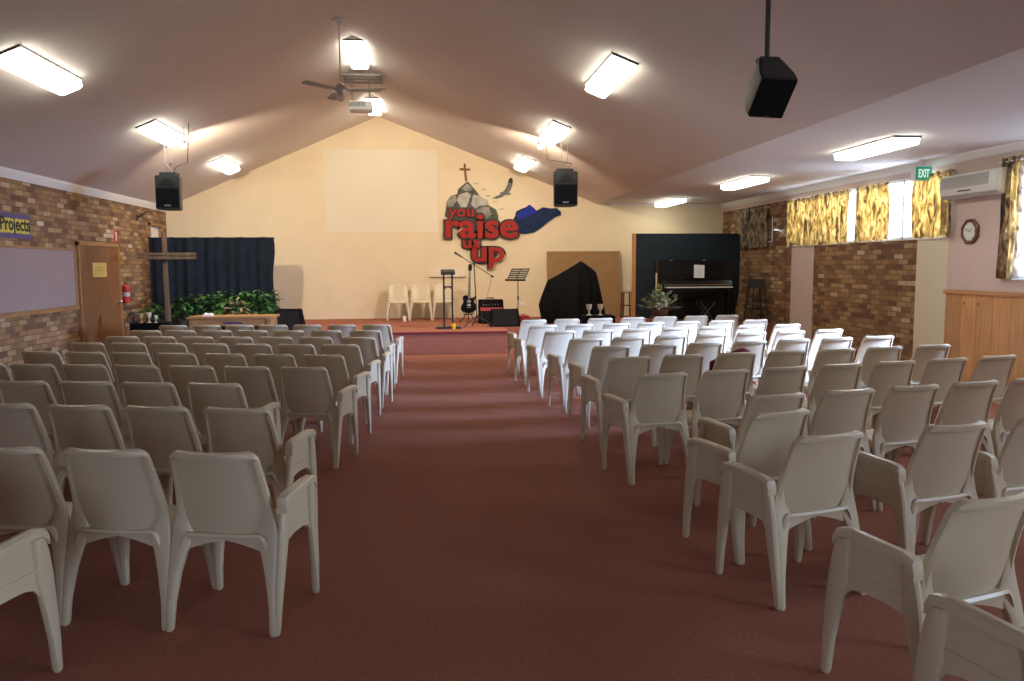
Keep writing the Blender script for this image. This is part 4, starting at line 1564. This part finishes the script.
# boom microphone stand
Y = 15.6
p = atY(477, 327, Y)
topp = atY(474, 264, Y)
mic = atY(455.5, 253, Y)
end = atY(491, 275.5, Y)
t = thing('microphone_stand', 'black boom microphone stand on the stage in front of the guitar', 'microphone stand', (p.x, Y, SZ))
def rel(v): return Vector((v.x - p.x, 0, v.z - SZ))
bm = bm_new()
cyl(bm, (0, 0, 0.2), rel(topp) - Vector((0, 0, 0.02)), 0.011)
obj('pole', bm, M_bmetal, t)
for k in range(3):
    a = R(-20 + 120 * k)
    bm = bm_new()
    tube(bm, [(0, 0, 0.21), (math.cos(a) * 0.1, math.sin(a) * 0.1, 0.17), (math.cos(a) * 0.36, math.sin(a) * 0.36, 0.012)], 0.010)
    obj('leg', bm, M_bmetal, t)
bm = bm_new()
cyl(bm, rel(mic) * 0.93 + rel(topp) * 0.07, rel(end), 0.008)
obj('boom', bm, M_bmetal, t)
bm = bm_new()
cyl(bm, rel(topp) + Vector((0, -0.03, 0)), rel(topp) + Vector((0, 0.03, 0)), 0.025)
cyl(bm, rel(end), rel(end) + (rel(end) - rel(topp)).normalized() * 0.06, 0.018)
obj('clutch', bm, M_black, t)
bm = bm_new()
cyl(bm, (0, 0, 0.17), (0, 0, 0.24), 0.022)
obj('hub', bm, M_black, t)
t2 = thing('microphone', 'black handheld microphone clipped to the end of the boom', 'microphone', (p.x + rel(mic).x, Y, SZ + rel(mic).z))
bm = bm_new()
dv = (rel(end) - rel(mic)).normalized()
cyl(bm, dv * 0.02, dv * 0.17, 0.02, 0.012)
obj('handle', bm, M_black, t2)
bm = bm_new()
sph(bm, (0, 0, 0), 0.028)
obj('grille_head', bm, M_greyblk, t2)
t2 = thing('microphone_cable', 'thin grey cable hanging from the boom microphone stand', 'cable', (p.x, Y, SZ))
bm = bm_new()
e = rel(end)
tube(bm, [e, e + Vector((-0.01, 0, -0.15)), e + Vector((-0.08, 0.02, -0.4)), e + Vector((-0.16, 0.0, -0.55)), e + Vector((-0.2, 0.03, -0.8)), (e.x - 0.15, 0.05, 0.01)], 0.004, 6)
obj('cord', bm, M_greyblk, t2)

# combo amplifier
Y = 16.6
xa, xb = pxw(478.5, Y), pxw(503, Y)
ht = atY(490, 299.5, Y).z - SZ
t = thing('guitar_amplifier', 'black guitar amplifier with a red stripe, behind the boom stand', 'amplifier', ((xa + xb) / 2, Y, SZ))
hw = (xb - xa) / 2
bm = bm_new()
prism(bm, [(-0.16, 0), (0.14, 0), (0.14, ht), (-0.06, ht), (-0.12, ht - 0.16)], lambda u, v, d: Vector((d, u, v)), -hw, hw)
obj('cabinet', bm, M_blackcloth, t, 0.01)
bm = bm_new()
prism(bm, [(-0.168, 0.04), (-0.13, ht - 0.24), (-0.12, ht - 0.24), (-0.15, 0.04)], lambda u, v, d: Vector((d, u - 0.005, v)), -hw + 0.03, hw - 0.03)
obj('grille_cloth', bm, M_grille, t)
bm = bm_new()
prism(bm, [(-0.140, ht - 0.23), (-0.128, ht - 0.16), (-0.118, ht - 0.16), (-0.12, ht - 0.23)], lambda u, v, d: Vector((d, u, v)), -hw + 0.03, hw - 0.03)
obj('red_stripe', bm, M_strip, t)
bm = bm_new()
for k in range(6): cyl(bm, (-hw + 0.1 + k * 0.06, -0.1, ht - 0.1), (-hw + 0.1 + k * 0.06, -0.125, ht - 0.11), 0.011, seg=10)
obj('knobs', bm, M_metal, t)
bm = bm_new()
tube(bm, [(-0.08, 0.04, ht), (-0.07, 0.04, ht + 0.03), (0.07, 0.04, ht + 0.03), (0.08, 0.04, ht)], 0.012)
obj('handle', bm, M_black, t)

# floor monitor in front of it
Y = 15.75
xa, xb = pxw(489, Y), pxw(520, Y)
ht = atY(505, 309, Y).z - SZ
t = thing('floor_monitor', 'low black floor monitor in front of the amplifier on the stage', 'floor monitor', ((xa + xb) / 2, Y, SZ))
hw = (xb - xa) / 2
bm = bm_new()
prism(bm, [(-0.2, 0), (0.2, 0), (0.22, ht * 0.5), (0.08, ht), (-0.02, ht)], lambda u, v, d: Vector((d * (1 - 0.12 * v / ht), u, v)), -hw, hw)
obj('cabinet', bm, M_blackcloth, t, 0.012)
bm = bm_new()
prism(bm, [(-0.2, 0.02), (-0.04, ht - 0.02), (-0.052, ht - 0.012), (-0.212, 0.028)], lambda u, v, d: Vector((d, u, v)), -hw + 0.06, hw - 0.07)
obj('grille', bm, M_grille, t)
bm = bm_new()
for s in (-1, 1): bx(bm, s * (hw - 0.05) - 0.02, s * (hw - 0.05) + 0.02, 0.0, 0.06, ht * 0.98, ht + 0.015)
obj('corner_guards', bm, M_greyblk, t)

# music stand
Y = 16.1
p = atY(518, 322, Y)
c = atY(518.5, 274.5, Y)
t = thing('music_stand', 'black music stand with a tilted perforated desk on the stage', 'music stand', (p.x, Y, SZ), R(-14))
cz = c.z - SZ
bm = bm_new()
q = Euler((R(-28), 0, 0)).to_matrix()
hw_, hh_ = 0.21, 0.14
for k in range(6):
    z = -hh_ + 0.02 + k * 0.048
    loft(bm, [[q @ Vector((x + 0.10 * (z + hh_) / (2 * hh_) + (-0.04), y, zz)) + Vector((0, 0, cz)) for y, zz in ((-0.003, z - 0.017), (0.003, z - 0.017), (0.003, z + 0.017), (-0.003, z + 0.017))] for x in (-hw_ + 0.03, hw_ - 0.03)])
for s in (-1, 0, 1):
    loft(bm, [[q @ Vector((s * (hw_ - 0.035) + a + 0.1 * (z + hh_) / (2 * hh_) - 0.04, b, z)) + Vector((0, 0, cz)) for a, b in ((-0.012, -0.004), (0.012, -0.004), (0.012, 0.004), (-0.012, 0.004))] for z in (-hh_, hh_)])
obj('desk', bm, M_black, t)
bm = bm_new()
loft(bm, [[q @ Vector((x - 0.04, y, z)) + Vector((0, 0, cz)) for y, z in ((-0.06, -hh_ - 0.008), (0.004, -hh_ - 0.008), (0.004, -hh_ + 0.006), (-0.06, -hh_ + 0.006))] for x in (-hw_, hw_)])
obj('ledge', bm, M_black, t)
bm = bm_new()
cyl(bm, (0, 0.02, 0.15), (0, 0.02, cz - 0.04), 0.010)
cyl(bm, (0, 0.02, cz * 0.5), (0, 0.02, cz * 0.5 + 0.07), 0.018)
obj('pole', bm, M_bmetal, t)
for k in range(3):
    a = R(30 + 120 * k)
    bm = bm_new()
    tube(bm, [(0, 0.02, 0.17), (math.cos(a) * 0.25, 0.02 + math.sin(a) * 0.25, 0.012)], 0.010)
    obj('leg', bm, M_bmetal, t)

# tangle of cable on the floor near the music stand
p = atY(530, 316, 17.4)
t = thing('floor_cable', 'dark tangled cable on the stage floor beside the draped shape', 'cable', (p.x, 17.2, SZ))
bm = bm_new()
pts = []
for k in range(60):
    a = k * 0.45
    pts.append((-0.35 + k * 0.012 + 0.09 * math.cos(a), 0.10 * math.sin(a), 0.012 + 0.02 * abs(math.sin(k * 0.7))))
tube(bm, pts, 0.010, 6)
obj('cord', bm, M_black, t)
t = thing('red_case', 'small dark red case on the stage floor behind the music stand', 'case', (atY(523, 312, 17.0).x, 17.0, SZ))
bm = bm_new()
bx(bm, -0.14, 0.14, -0.1, 0.1, 0, 0.13)
obj('shell', bm, M_strip, t, 0.02)
bm = bm_new()
tube(bm, [(-0.05, 0, 0.13), (-0.04, 0, 0.155), (0.04, 0, 0.155), (0.05, 0, 0.13)], 0.008)
obj('handle', bm, M_black, t)

# brown board leaning on the wall
Y = 18.3
a, b = atY(548, 251.5, Y), atY(620, 316, Y)
t = thing('brown_board', 'large plain brown board leaning on the stage wall behind the draped shape', 'board', ((a.x + b.x) / 2, Y, SZ), 0, None, (R(-5), 0, 0))
w, h = b.x - a.x, a.z - SZ
bm = bm_new()
bx(bm, -w / 2, w / 2, -0.01, 0.01, 0.005, h)
obj('sheet', bm, M_brown, t)
bm = bm_new()
bx(bm, -w / 2, w / 2, -0.014, 0.012, h, h + 0.012)
bx(bm, w / 2, w / 2 + 0.012, -0.014, 0.012, 0.005, h + 0.012)
bx(bm, -w / 2 - 0.012, -w / 2, -0.014, 0.012, 0.005, h + 0.012)
obj('edging', bm, M_woodtrim, t)

# cloth-draped shape
Y = 16.5
sil = [(538.7, 304.6), (541.5, 296), (544.5, 288), (547.5, 280.3), (556, 276), (566, 270), (574, 265.3), (580.8, 261), (586, 264.2), (592, 268.5), (596, 272), (598.5, 283), (601, 296), (603.7, 309)]
P3 = [atY(px, py, Y) for px, py in sil]
cx = (P3[0].x + P3[-1].x) / 2
t = thing('draped_equipment', 'tall peaked shape covered by a black cloth in front of the brown board', 'draped equipment', (cx, Y, SZ))
tops = [(q_.x - cx, q_.z - SZ) for q_ in P3]
def topz(x):
    for (x0_, z0_), (x1_, z1_) in zip(tops, tops[1:]):
        if x0_ <= x <= x1_: return z0_ + (z1_ - z0_) * (x - x0_) / (x1_ - x0_ + 1e-9)
    return tops[0][1] if x < tops[0][0] else tops[-1][1]
xw0, xw1 = tops[0][0], tops[-1][0]
N = 96
secs_f, secs_r = [], []
bm = bm_new()
A, B = [], []
for i in range(N + 1):
    u = i / N
    x = xw0 + (xw1 - xw0) * u
    tz = topz(x)
    prof_d = math.sqrt(max(0.0, 1 - (2 * u - 1) ** 2)) * 0.38 + 0.05
    ra, rb = [], []
    for j in range(15):
        v = j / 14
        z = 0.02 + (tz - 0.02) * v
        dd = prof_d * (1 - v ** 3) ** 0.6
        amp = 0.035 * (1 - v) ** 0.6
        fold = amp * math.sin(u * 40 + 2 * math.sin(u * 7)) + 0.05 * (1 - v) * math.sin(u * 13 + 1)
        ridge = 0.04 * math.exp(-((x + 0.02 - 0.12 * v) / 0.05) ** 2) * v
        xs = x + (0.05 * (1 - v) if u > 0.85 else 0) * (u - 0.85) / 0.15 + (0.07 * (1 - v) * (0.15 - u) / 0.15 if u < 0.15 else 0)
        ra.append((xs, -dd - fold * (1 if dd > 0.04 else 0.2) - ridge, z))
        rb.append((xs, dd * 0.8 + 0.01, z))
    A.append(ra)
    B.append(rb)
grid_solid(bm, A, B)
obj('cloth', bm, M_blackcloth, t, sharp=80)

# small wooden stool behind
Y = 17.9
p = atY(626.5, 318, Y)
hs = atY(626, 291.5, Y).z - SZ
t = thing('wooden_stool', 'small dark wooden stool standing behind beside the tall screen', 'stool', (p.x, Y, SZ))
bm = bm_new()
bx(bm, -0.13, 0.13, -0.13, 0.13, hs - 0.03, hs)
obj('seat', bm, M_woodtrim, t, 0.004)
for sx in (-1, 1):
    for sy in (-1, 1):
        bm = bm_new()
        cyl(bm, (sx * 0.11, sy * 0.11, 0), (sx * 0.09, sy * 0.09, hs - 0.03), 0.018)
        obj('leg', bm, M_octo, t)
bm = bm_new()
for s in (-1, 1):
    cyl(bm, (s * 0.1, -0.1, 0.2), (s * 0.1, 0.1, 0.2), 0.01)
    cyl(bm, (-0.1, s * 0.1, 0.28), (0.1, s * 0.1, 0.28), 0.01)
obj('rungs', bm, M_octo, t)

# ------------------------------------------------------------------ stage, right part
Y = 17.3
x0, x1 = pxw(632, Y), pxw(738.5, Y)
zt = atY(685, 233.5, Y).z - SZ
t = thing('partition_screen', 'big dark blue-black screen with a timber edge post behind the piano', 'screen', ((x0 + x1) / 2, Y, SZ))
hw = (x1 - x0) / 2
bm = bm_new()
pts = [(-hw + 0.07, 0.02), (hw - 0.35, 0.02), (hw - 0.15, 0.1), (hw - 0.05, 0.28), (hw, 0.6), (hw, zt - 0.05), (hw - 0.05, zt), (-hw + 0.07, zt)]
prism(bm, pts, fy, -0.03, 0.03)
obj('fabric_panel', bm, M_darkpanel, t, 0.006)
bm = bm_new()
bx(bm, -hw, -hw + 0.07, -0.05, 0.05, 0, zt)
bx(bm, -hw - 0.02, -hw + 0.1, -0.3, 0.3, 0, 0.05)
obj('post', bm, M_post, t, 0.004)

# upright piano
Y = 16.4
xa, xb = pxw(657, Y), pxw(731, Y)
t = thing('upright_piano', 'black lacquered upright piano against the dark screen', 'piano', ((xa + xb) / 2, Y, SZ))
hw = (xb - xa) / 2
H_ = atY(690, 259.8, Y).z - SZ
kz = atY(700, 287, Y - 0.25).z - SZ
bm = bm_new()
bx(bm, -hw + 0.04, hw - 0.04, -0.05, 0.28, 0.04, H_ - 0.03)
bx(bm, -hw + 0.06, hw - 0.06, -0.075, -0.05, 0.12, kz - 0.1)
bx(bm, -hw + 0.06, hw - 0.06, -0.075, -0.05, kz + 0.16, H_ - 0.05)
obj('case', bm, M_lacquer, t, 0.005)
bm = bm_new()
bx(bm, -hw, hw, -0.08, 0.30, H_ - 0.03, H_)
obj('lid', bm, M_lacquer, t, 0.006)
for s in (-1, 1):
    bm = bm_new()
    bx(bm, s * (hw - 0.05), s * hw, -0.06, 0.28, 0, H_ - 0.03)
    bx(bm, s * (hw - 0.05), s * hw, -0.36, -0.06, kz - 0.11, kz + 0.05)
    obj('side_arm', bm, M_lacquer, t, 0.006)
    bm = bm_new()
    loft(bm, [rrect(s * (hw - 0.05), -0.31, w_, w_, z_) for z_, w_ in ((0, 0.05), (0.1, 0.045), (kz - 0.2, 0.065), (kz - 0.11, 0.07))])
    bx(bm, s * (hw - 0.08), s * (hw - 0.02), -0.35, 0.0, 0, 0.05)
    obj('leg', bm, M_lacquer, t)
bm = bm_new()
bx(bm, -hw + 0.05, hw - 0.05, -0.37, -0.05, kz - 0.10, kz - 0.015)
obj('key_bed', bm, M_lacquer, t, 0.005)
bm = bm_new()
nk = 52
kw = (2 * hw - 0.2) / nk
for k in range(nk):
    x = -hw + 0.1 + k * kw
    bx(bm, x + 0.0005, x + kw - 0.0005, -0.345, -0.20, kz - 0.015, kz + 0.008)
obj('white_keys', bm, M_paper, t)
bm = bm_new()
for k in range(nk - 1):
    if (k % 7) in (1, 4): continue
    x = -hw + 0.1 + (k + 1) * kw
    bx(bm, x - 0.006, x + 0.006, -0.295, -0.20, kz + 0.008, kz + 0.02)
obj('black_keys', bm, M_black, t)
bm = bm_new()
box(bm, (0, -0.14, kz + 0.07), (2 * hw - 0.1, 0.02, 0.13), (R(-20), 0, 0))
obj('fallboard', bm, M_lacquer, t, 0.004)
bm = bm_new()
cyl(bm, (-hw + 0.06, -0.185, kz + 0.045), (hw - 0.06, -0.185, kz + 0.045), 0.006)
for s in (-0.55, 0.17): bx(bm, s - 0.03, s + 0.03, -0.09, -0.078, H_ - 0.02, H_ - 0.008)
obj('brass_trim', bm, M_brass, t)
bm = bm_new()
bx(bm, -0.35, 0.35, -0.16, -0.07, kz + 0.17, kz + 0.19)
obj('music_ledge', bm, M_lacquer, t, 0.003)
bm = bm_new()
for k in (-1, 0, 1): box(bm, (k * 0.07, -0.11, 0.07), (0.025, 0.14, 0.012))
obj('pedals', bm, M_brass, t)
a, b = atY(693.8, 267.5, Y - 0.11), atY(704, 280.5, Y - 0.11)
t = thing('sheet_music', 'white sheet of music leaning on the black piano', 'sheet music', ((a.x + b.x) / 2, Y - 0.12, SZ + kz + 0.19), 0, None, (R(-8), R(3), 0))
bm = bm_new()
w, h = b.x - a.x, a.z - b.z
bx(bm, -w / 2, w / 2, -0.002, 0.0, 0.0, h)
obj('page', bm, M_paper, t)
bm = bm_new()
for k in range(6): bx(bm, -w / 2 + 0.02, w / 2 - 0.02, -0.003, -0.002, 0.04 + k * 0.036, 0.043 + k * 0.036)
obj('staves', bm, M_acg, t)
# keyboard bench with crossed legs
Y = 15.9
p = atY(705.5, 299, Y)
t = thing('piano_bench', 'black bench with crossed legs in front of the piano', 'bench', (p.x, Y, SZ))
hb = p.z - SZ
bm = bm_new()
bx(bm, -0.27, 0.27, -0.16, 0.16, hb - 0.06, hb)
obj('seat', bm, M_lacquer, t, 0.015)
for s in (-1, 1):
    bm = bm_new()
    for y in (-0.13, 0.13): tube(bm, [(-s * 0.16, y, hb - 0.06), (0, y + 0.008 * s, hb * 0.5), (s * 0.16, y, 0.012)], 0.012)
    cyl(bm, (s * 0.16, -0.16, 0.012), (s * 0.16, 0.16, 0.012), 0.012)
    obj('crossed_leg', bm, M_greyblk, t)

# cream rod beside the piano
Y = 16.2
p, q_ = atY(656.5, 273, Y), atY(657.5, 300, Y)
t = thing('candle_stand', 'thin cream candle on a black stand beside the piano end', 'candle', (p.x, Y, SZ))
bm = bm_new()
cyl(bm, (0, 0, q_.z - SZ - 0.1), (0, 0, p.z - SZ), 0.016)
obj('candle', bm, M_goblet, t)
bm = bm_new()
cyl(bm, (0, 0, 0.02), (0, 0, q_.z - SZ - 0.1), 0.014)
cyl(bm, (0, 0, 0), (0, 0, 0.02), 0.12, seg=20)
obj('stand', bm, M_bmetal, t)

# flower arrangement on a stand
Y = 14.4
p = atY(660, 316, Y)
zt = p.z
t = thing('plant_stand', 'dark round stand carrying the flower arrangement', 'stand', (p.x, Y, 0))
bm = bm_new()
lathe(bm, [(0.16, 0), (0.16, 0.02), (0.03, 0.05), (0.025, zt - 0.08), (0.16, zt - 0.03), (0.17, zt)])
obj('pedestal', bm, M_octo, t)
bm = bm_new()
lathe(bm, [(0.172, zt - 0.012), (0.178, zt - 0.006), (0.172, zt)])
obj('rim', bm, M_octo, t)
t = thing('flower_arrangement', 'pot of pale green and white flowers in front of the piano', 'flowers', (p.x, Y, zt))
bm = bm_new()
lathe(bm, [(0.11, 0), (0.15, 0.06), (0.16, 0.12), (0.14, 0.12), (0.12, 0.1)])
obj('pot', bm, M_pot, t)
bm = bm_new()
for k in range(230):
    a = random.random() * 2 * PI
    el = random.uniform(0.1, 1.35)
    d_ = Vector((math.cos(a) * math.cos(el), math.sin(a) * math.cos(el) * 0.8, math.sin(el) * 0.9))
    rr = random.uniform(0.12, 0.36)
    b_ = Vector((0, 0, 0.11)) + d_ * rr
    leafbm(bm, b_, d_ + Vector((random.uniform(-.4, .4), random.uniform(-.4, .4), random.uniform(-.2, .3))), random.uniform(0.08, 0.15), random.uniform(0.035, 0.06), 0.2)
obj('foliage', bm, M_leafl, t, sharp=180)
for k in range(9):
    bm = bm_new()
    c_ = Vector((random.uniform(-0.1, 0.08), -0.15 + random.uniform(-0.05, 0.05), random.uniform(0.15, 0.33)))
    for j in range(7):
        a = 2 * PI * j / 7
        leafbm(bm, c_, (math.cos(a), -0.5, math.sin(a)), 0.045, 0.022, 0.0)
    obj('white_bloom', bm, M_cup, t, sharp=180)
bm = bm_new()
for k in range(70):
    d_ = Vector((random.gauss(0, 1), random.gauss(0, 1), random.gauss(0, 1))).normalized()
    leafbm(bm, Vector((-0.03, 0, 0.53)) + d_ * 0.035, d_, 0.05, 0.03, 0)
    if k < 14:
        leafbm(bm, Vector((-0.31, 0, 0.30)) + d_ * 0.01, d_, 0.04, 0.02, 0)
tube(bm, [(0, 0, 0.1), (-0.02, 0, 0.3), (-0.03, 0, 0.5)], 0.006, 6)
tube(bm, [(0, 0, 0.1), (-0.2, 0, 0.25), (-0.31, 0, 0.30)], 0.004, 6)
obj('tall_bloom', bm, M_bloom, t, sharp=180)

# bar stool in the far corner
Y = 15.95
p = atY(756, 319, Y)
hs = atY(756, 288, Y).z - SZ
ht = atY(756, 279, Y).z - SZ
t = thing('bar_stool', 'tall black stool with a box-shaped seat against the brick wall', 'stool', (p.x, Y, SZ))
bm = bm_new()
bx(bm, -0.135, 0.135, -0.135, 0.135, hs, ht)
obj('seat', bm, M_greyblk, t, 0.02)
for sx in (-1, 1):
    for sy in (-1, 1):
        bm = bm_new()
        cyl(bm, (sx * 0.19, sy * 0.19, 0), (sx * 0.12, sy * 0.12, hs + 0.02), 0.014)
        obj('leg', bm, M_black, t)
bm = bm_new()
k_ = 0.17
tube(bm, [(-k_, -k_, 0.28), (k_, -k_, 0.28), (k_, k_, 0.28), (-k_, k_, 0.28), (-k_, -k_, 0.28)], 0.010)
obj('foot_ring', bm, M_black, t)

# ------------------------------------------------------------------ wall art
art = thing('wall_art', 'cut-out wall art reading you raise us up with rocks, cross and blue cloth', 'wall art', (0, YB, 0))
def fw(px, py, d): # picture point on the wall, d out of the wall
    v = atY(px, py, YB)
    return Vector((v.x, -d, v.z))
def cutout(name, pts, m_, d0, d1, parent=art):
    bm = bm_new()
    prism(bm, pts, lambda u, v, d: fw(u, v, d), d0, d1)
    return obj(name, bm, m_, parent)
def cz_(pts): # from the enlarged view of the region 430..570, 150..280
    return [(430 + x / 5.236, 150 + y / 5.236) for x, y in pts]
sc_ = cz_
blue = cutout('blue_cloth', sc_([(430, 370), (446, 345), (450, 322), (478, 308), (500, 300), (520, 286), (545, 305), (556, 318), (590, 300), (630, 306), (662, 304), (684, 322), (686, 342), (655, 352), (620, 376), (585, 405), (545, 432), (500, 440), (455, 438), (435, 420)]), M_blued, 0.0, 0.03)
cutout('blue_peak', sc_([(446, 345), (478, 320), (520, 286), (545, 305), (558, 330), (520, 345), (470, 362)]), M_blue, 0.03, 0.042, blue)
rocks = cutout('rocks', sc_([(78, 345), (85, 300), (92, 262), (110, 240), (142, 232), (148, 205), (175, 182), (195, 165), (212, 180), (228, 200), (250, 225), (262, 248), (300, 262), (306, 290), (345, 312), (357, 345), (355, 380), (250, 395), (120, 390)]), M_rock2, 0.0, 0.03)
cutout('rock_face', sc_([(150, 235), (195, 220), (215, 235), (190, 300), (160, 300), (140, 265)]), M_rock3, 0.03, 0.04, rocks)
cutout('rock_face', sc_([(92, 262), (112, 240), (135, 240), (140, 265), (120, 295), (90, 300)]), M_rock, 0.03, 0.038, rocks)
cutout('rock_face', sc_([(225, 235), (258, 240), (300, 265), (302, 290), (262, 292), (235, 310), (215, 285)]), M_rock3, 0.03, 0.037, rocks)
cutout('rock_face', sc_([(240, 315), (270, 298), (310, 300), (330, 330), (300, 358), (262, 345)]), M_rock, 0.03, 0.039, rocks)
cutout('rock_face', sc_([(160, 205), (195, 175), (222, 200), (215, 215), (180, 215)]), M_rock, 0.03, 0.036, rocks)
cutout('mossy_rock', sc_([(310, 302), (345, 314), (356, 345), (345, 360), (322, 335)]), M_moss, 0.03, 0.041, rocks)
cutout('painted_cross', sc_([(176, 72), (187, 72), (187, 96), (211, 98), (211, 108), (188, 108), (195, 162), (184, 164), (178, 108), (155, 106), (155, 95), (177, 96)]), M_crosspaint, 0.0, 0.02)
eagle = cutout('eagle', sc_([(324, 252), (345, 243), (368, 232), (366, 222), (378, 222), (392, 208), (404, 185), (410, 160), (418, 146), (430, 148), (434, 165), (430, 190), (420, 212), (412, 224), (428, 230), (412, 236), (396, 234), (378, 246), (350, 256)]), M_eagle, 0.0, 0.02)
cutout('wing_tip', sc_([(410, 165), (418, 146), (430, 148), (434, 165), (428, 178)]), M_ink, 0.02, 0.024, eagle)
for (bx_, by_) in ((240, 176), (282, 206), (305, 239), (340, 271), (375, 308)):
    cutout('small_bird', sc_([(bx_ - 15, by_ - 3), (bx_ - 6, by_ + 1), (bx_, by_ - 3), (bx_ + 7, by_ + 1), (bx_ + 15, by_ - 1), (bx_ + 6, by_ + 5), (bx_, by_ + 1), (bx_ - 8, by_ + 5)]), M_rock, 0.0, 0.008)
def word(txt, x0, x1, y0, y1, z0, offs, oo, sx=1.0):
    px = sc_([(x0, y0), (x1, y1)])
    u0, v1 = px[0]
    u1, v0 = px[1]
    ref = text_bounds(text_mesh(txt, offs, 0.5))
    o = text_obj(txt + '_letters', txt, lambda u, v, d: fw(u, v, d), u0, u1, v0, v1, M_redlet, art, offs, (z0, z0 + 0.035), ref)
    text_obj('black_outline', txt, lambda u, v, d: fw(u, v, d), u0, u1, v0, v1, M_blacklet, o, oo, (z0 - 0.03, z0 + 0.012), ref)
word('you', 94, 230, 310, 368, 0.05, 0.022, 0.075)
word('raise', 80, 458, 338, 463, 0.07, 0.024, 0.075)
word('us', 170, 262, 462, 515, 0.04, 0.022, 0.09)
word('up', 220, 388, 510, 620, 0.04, 0.026, 0.08)

# ------------------------------------------------------------------ daylight and world
w = bpy.data.worlds.new('world')
scene.world = w
w.use_nodes = True
bg = w.node_tree.nodes['Background']
bg.inputs['Color'].default_value = (0.80, 0.90, 1.0, 1)
bg.inputs['Strength'].default_value = 2.0

def area(name, loc, rot, sx, sy, energy, col):
    ld = bpy.data.lights.new(name, 'AREA')
    ld.shape = 'RECTANGLE'
    ld.size, ld.size_y = sx, sy
    ld.energy = energy
    ld.color = col
    o = bpy.data.objects.new(name, ld)
    COL.objects.link(o)
    o.location = loc
    o.rotation_euler = rot
    return o
SKY = (0.66, 0.80, 1.0)
def sky_window(name, y, w, z, h, e, tilt=32, dx=0.45, spread=105):
    o = area(name, (XR + dx, y, z + 0.25), (0, R(90 - tilt), 0), h, w, e, SKY)
    o.data.spread = R(spread)
    return o
sky_window('daylight_window_2', 13.88, 2.6, 2.43, 1.1, 190, 12, 0.45, 150)
sky_window('daylight_window_3', 11.38, 2.4, 2.43, 1.1, 240, 12, 0.45, 150)
o = sky_window('daylight_window_4', 7.75, 2.2, 2.2, 1.5, 560, 30, 0.55, 66)
o.rotation_euler = Vector((-1.0, 0.52, -0.48)).to_track_quat('-Z', 'Z').to_euler()
o.data.color = (0.42, 0.58, 1.0)
sky_window('added_window_light_5', 3.9, 2.7, 2.15, 1.6, 40, 30)  # weak daylight for the added window out of view
sky_window('added_window_light_6', -0.3, 3.0, 2.15, 1.6, 150, 20)  # bluish light for the near right chairs, through the added window
area('added_door_daylight', (-1.2, YF - 0.4, 1.2), (R(90), 0, 0), 2.6, 1.9, 75, (0.60, 0.76, 1.0))  # lamp added behind the camera for the near chair sides

scene.view_settings.view_transform = 'Standard'
scene.view_settings.look = 'None'
scene.view_settings.gamma = 1
scene.view_settings.use_curve_mapping = False
scene.view_settings.exposure = 0.1
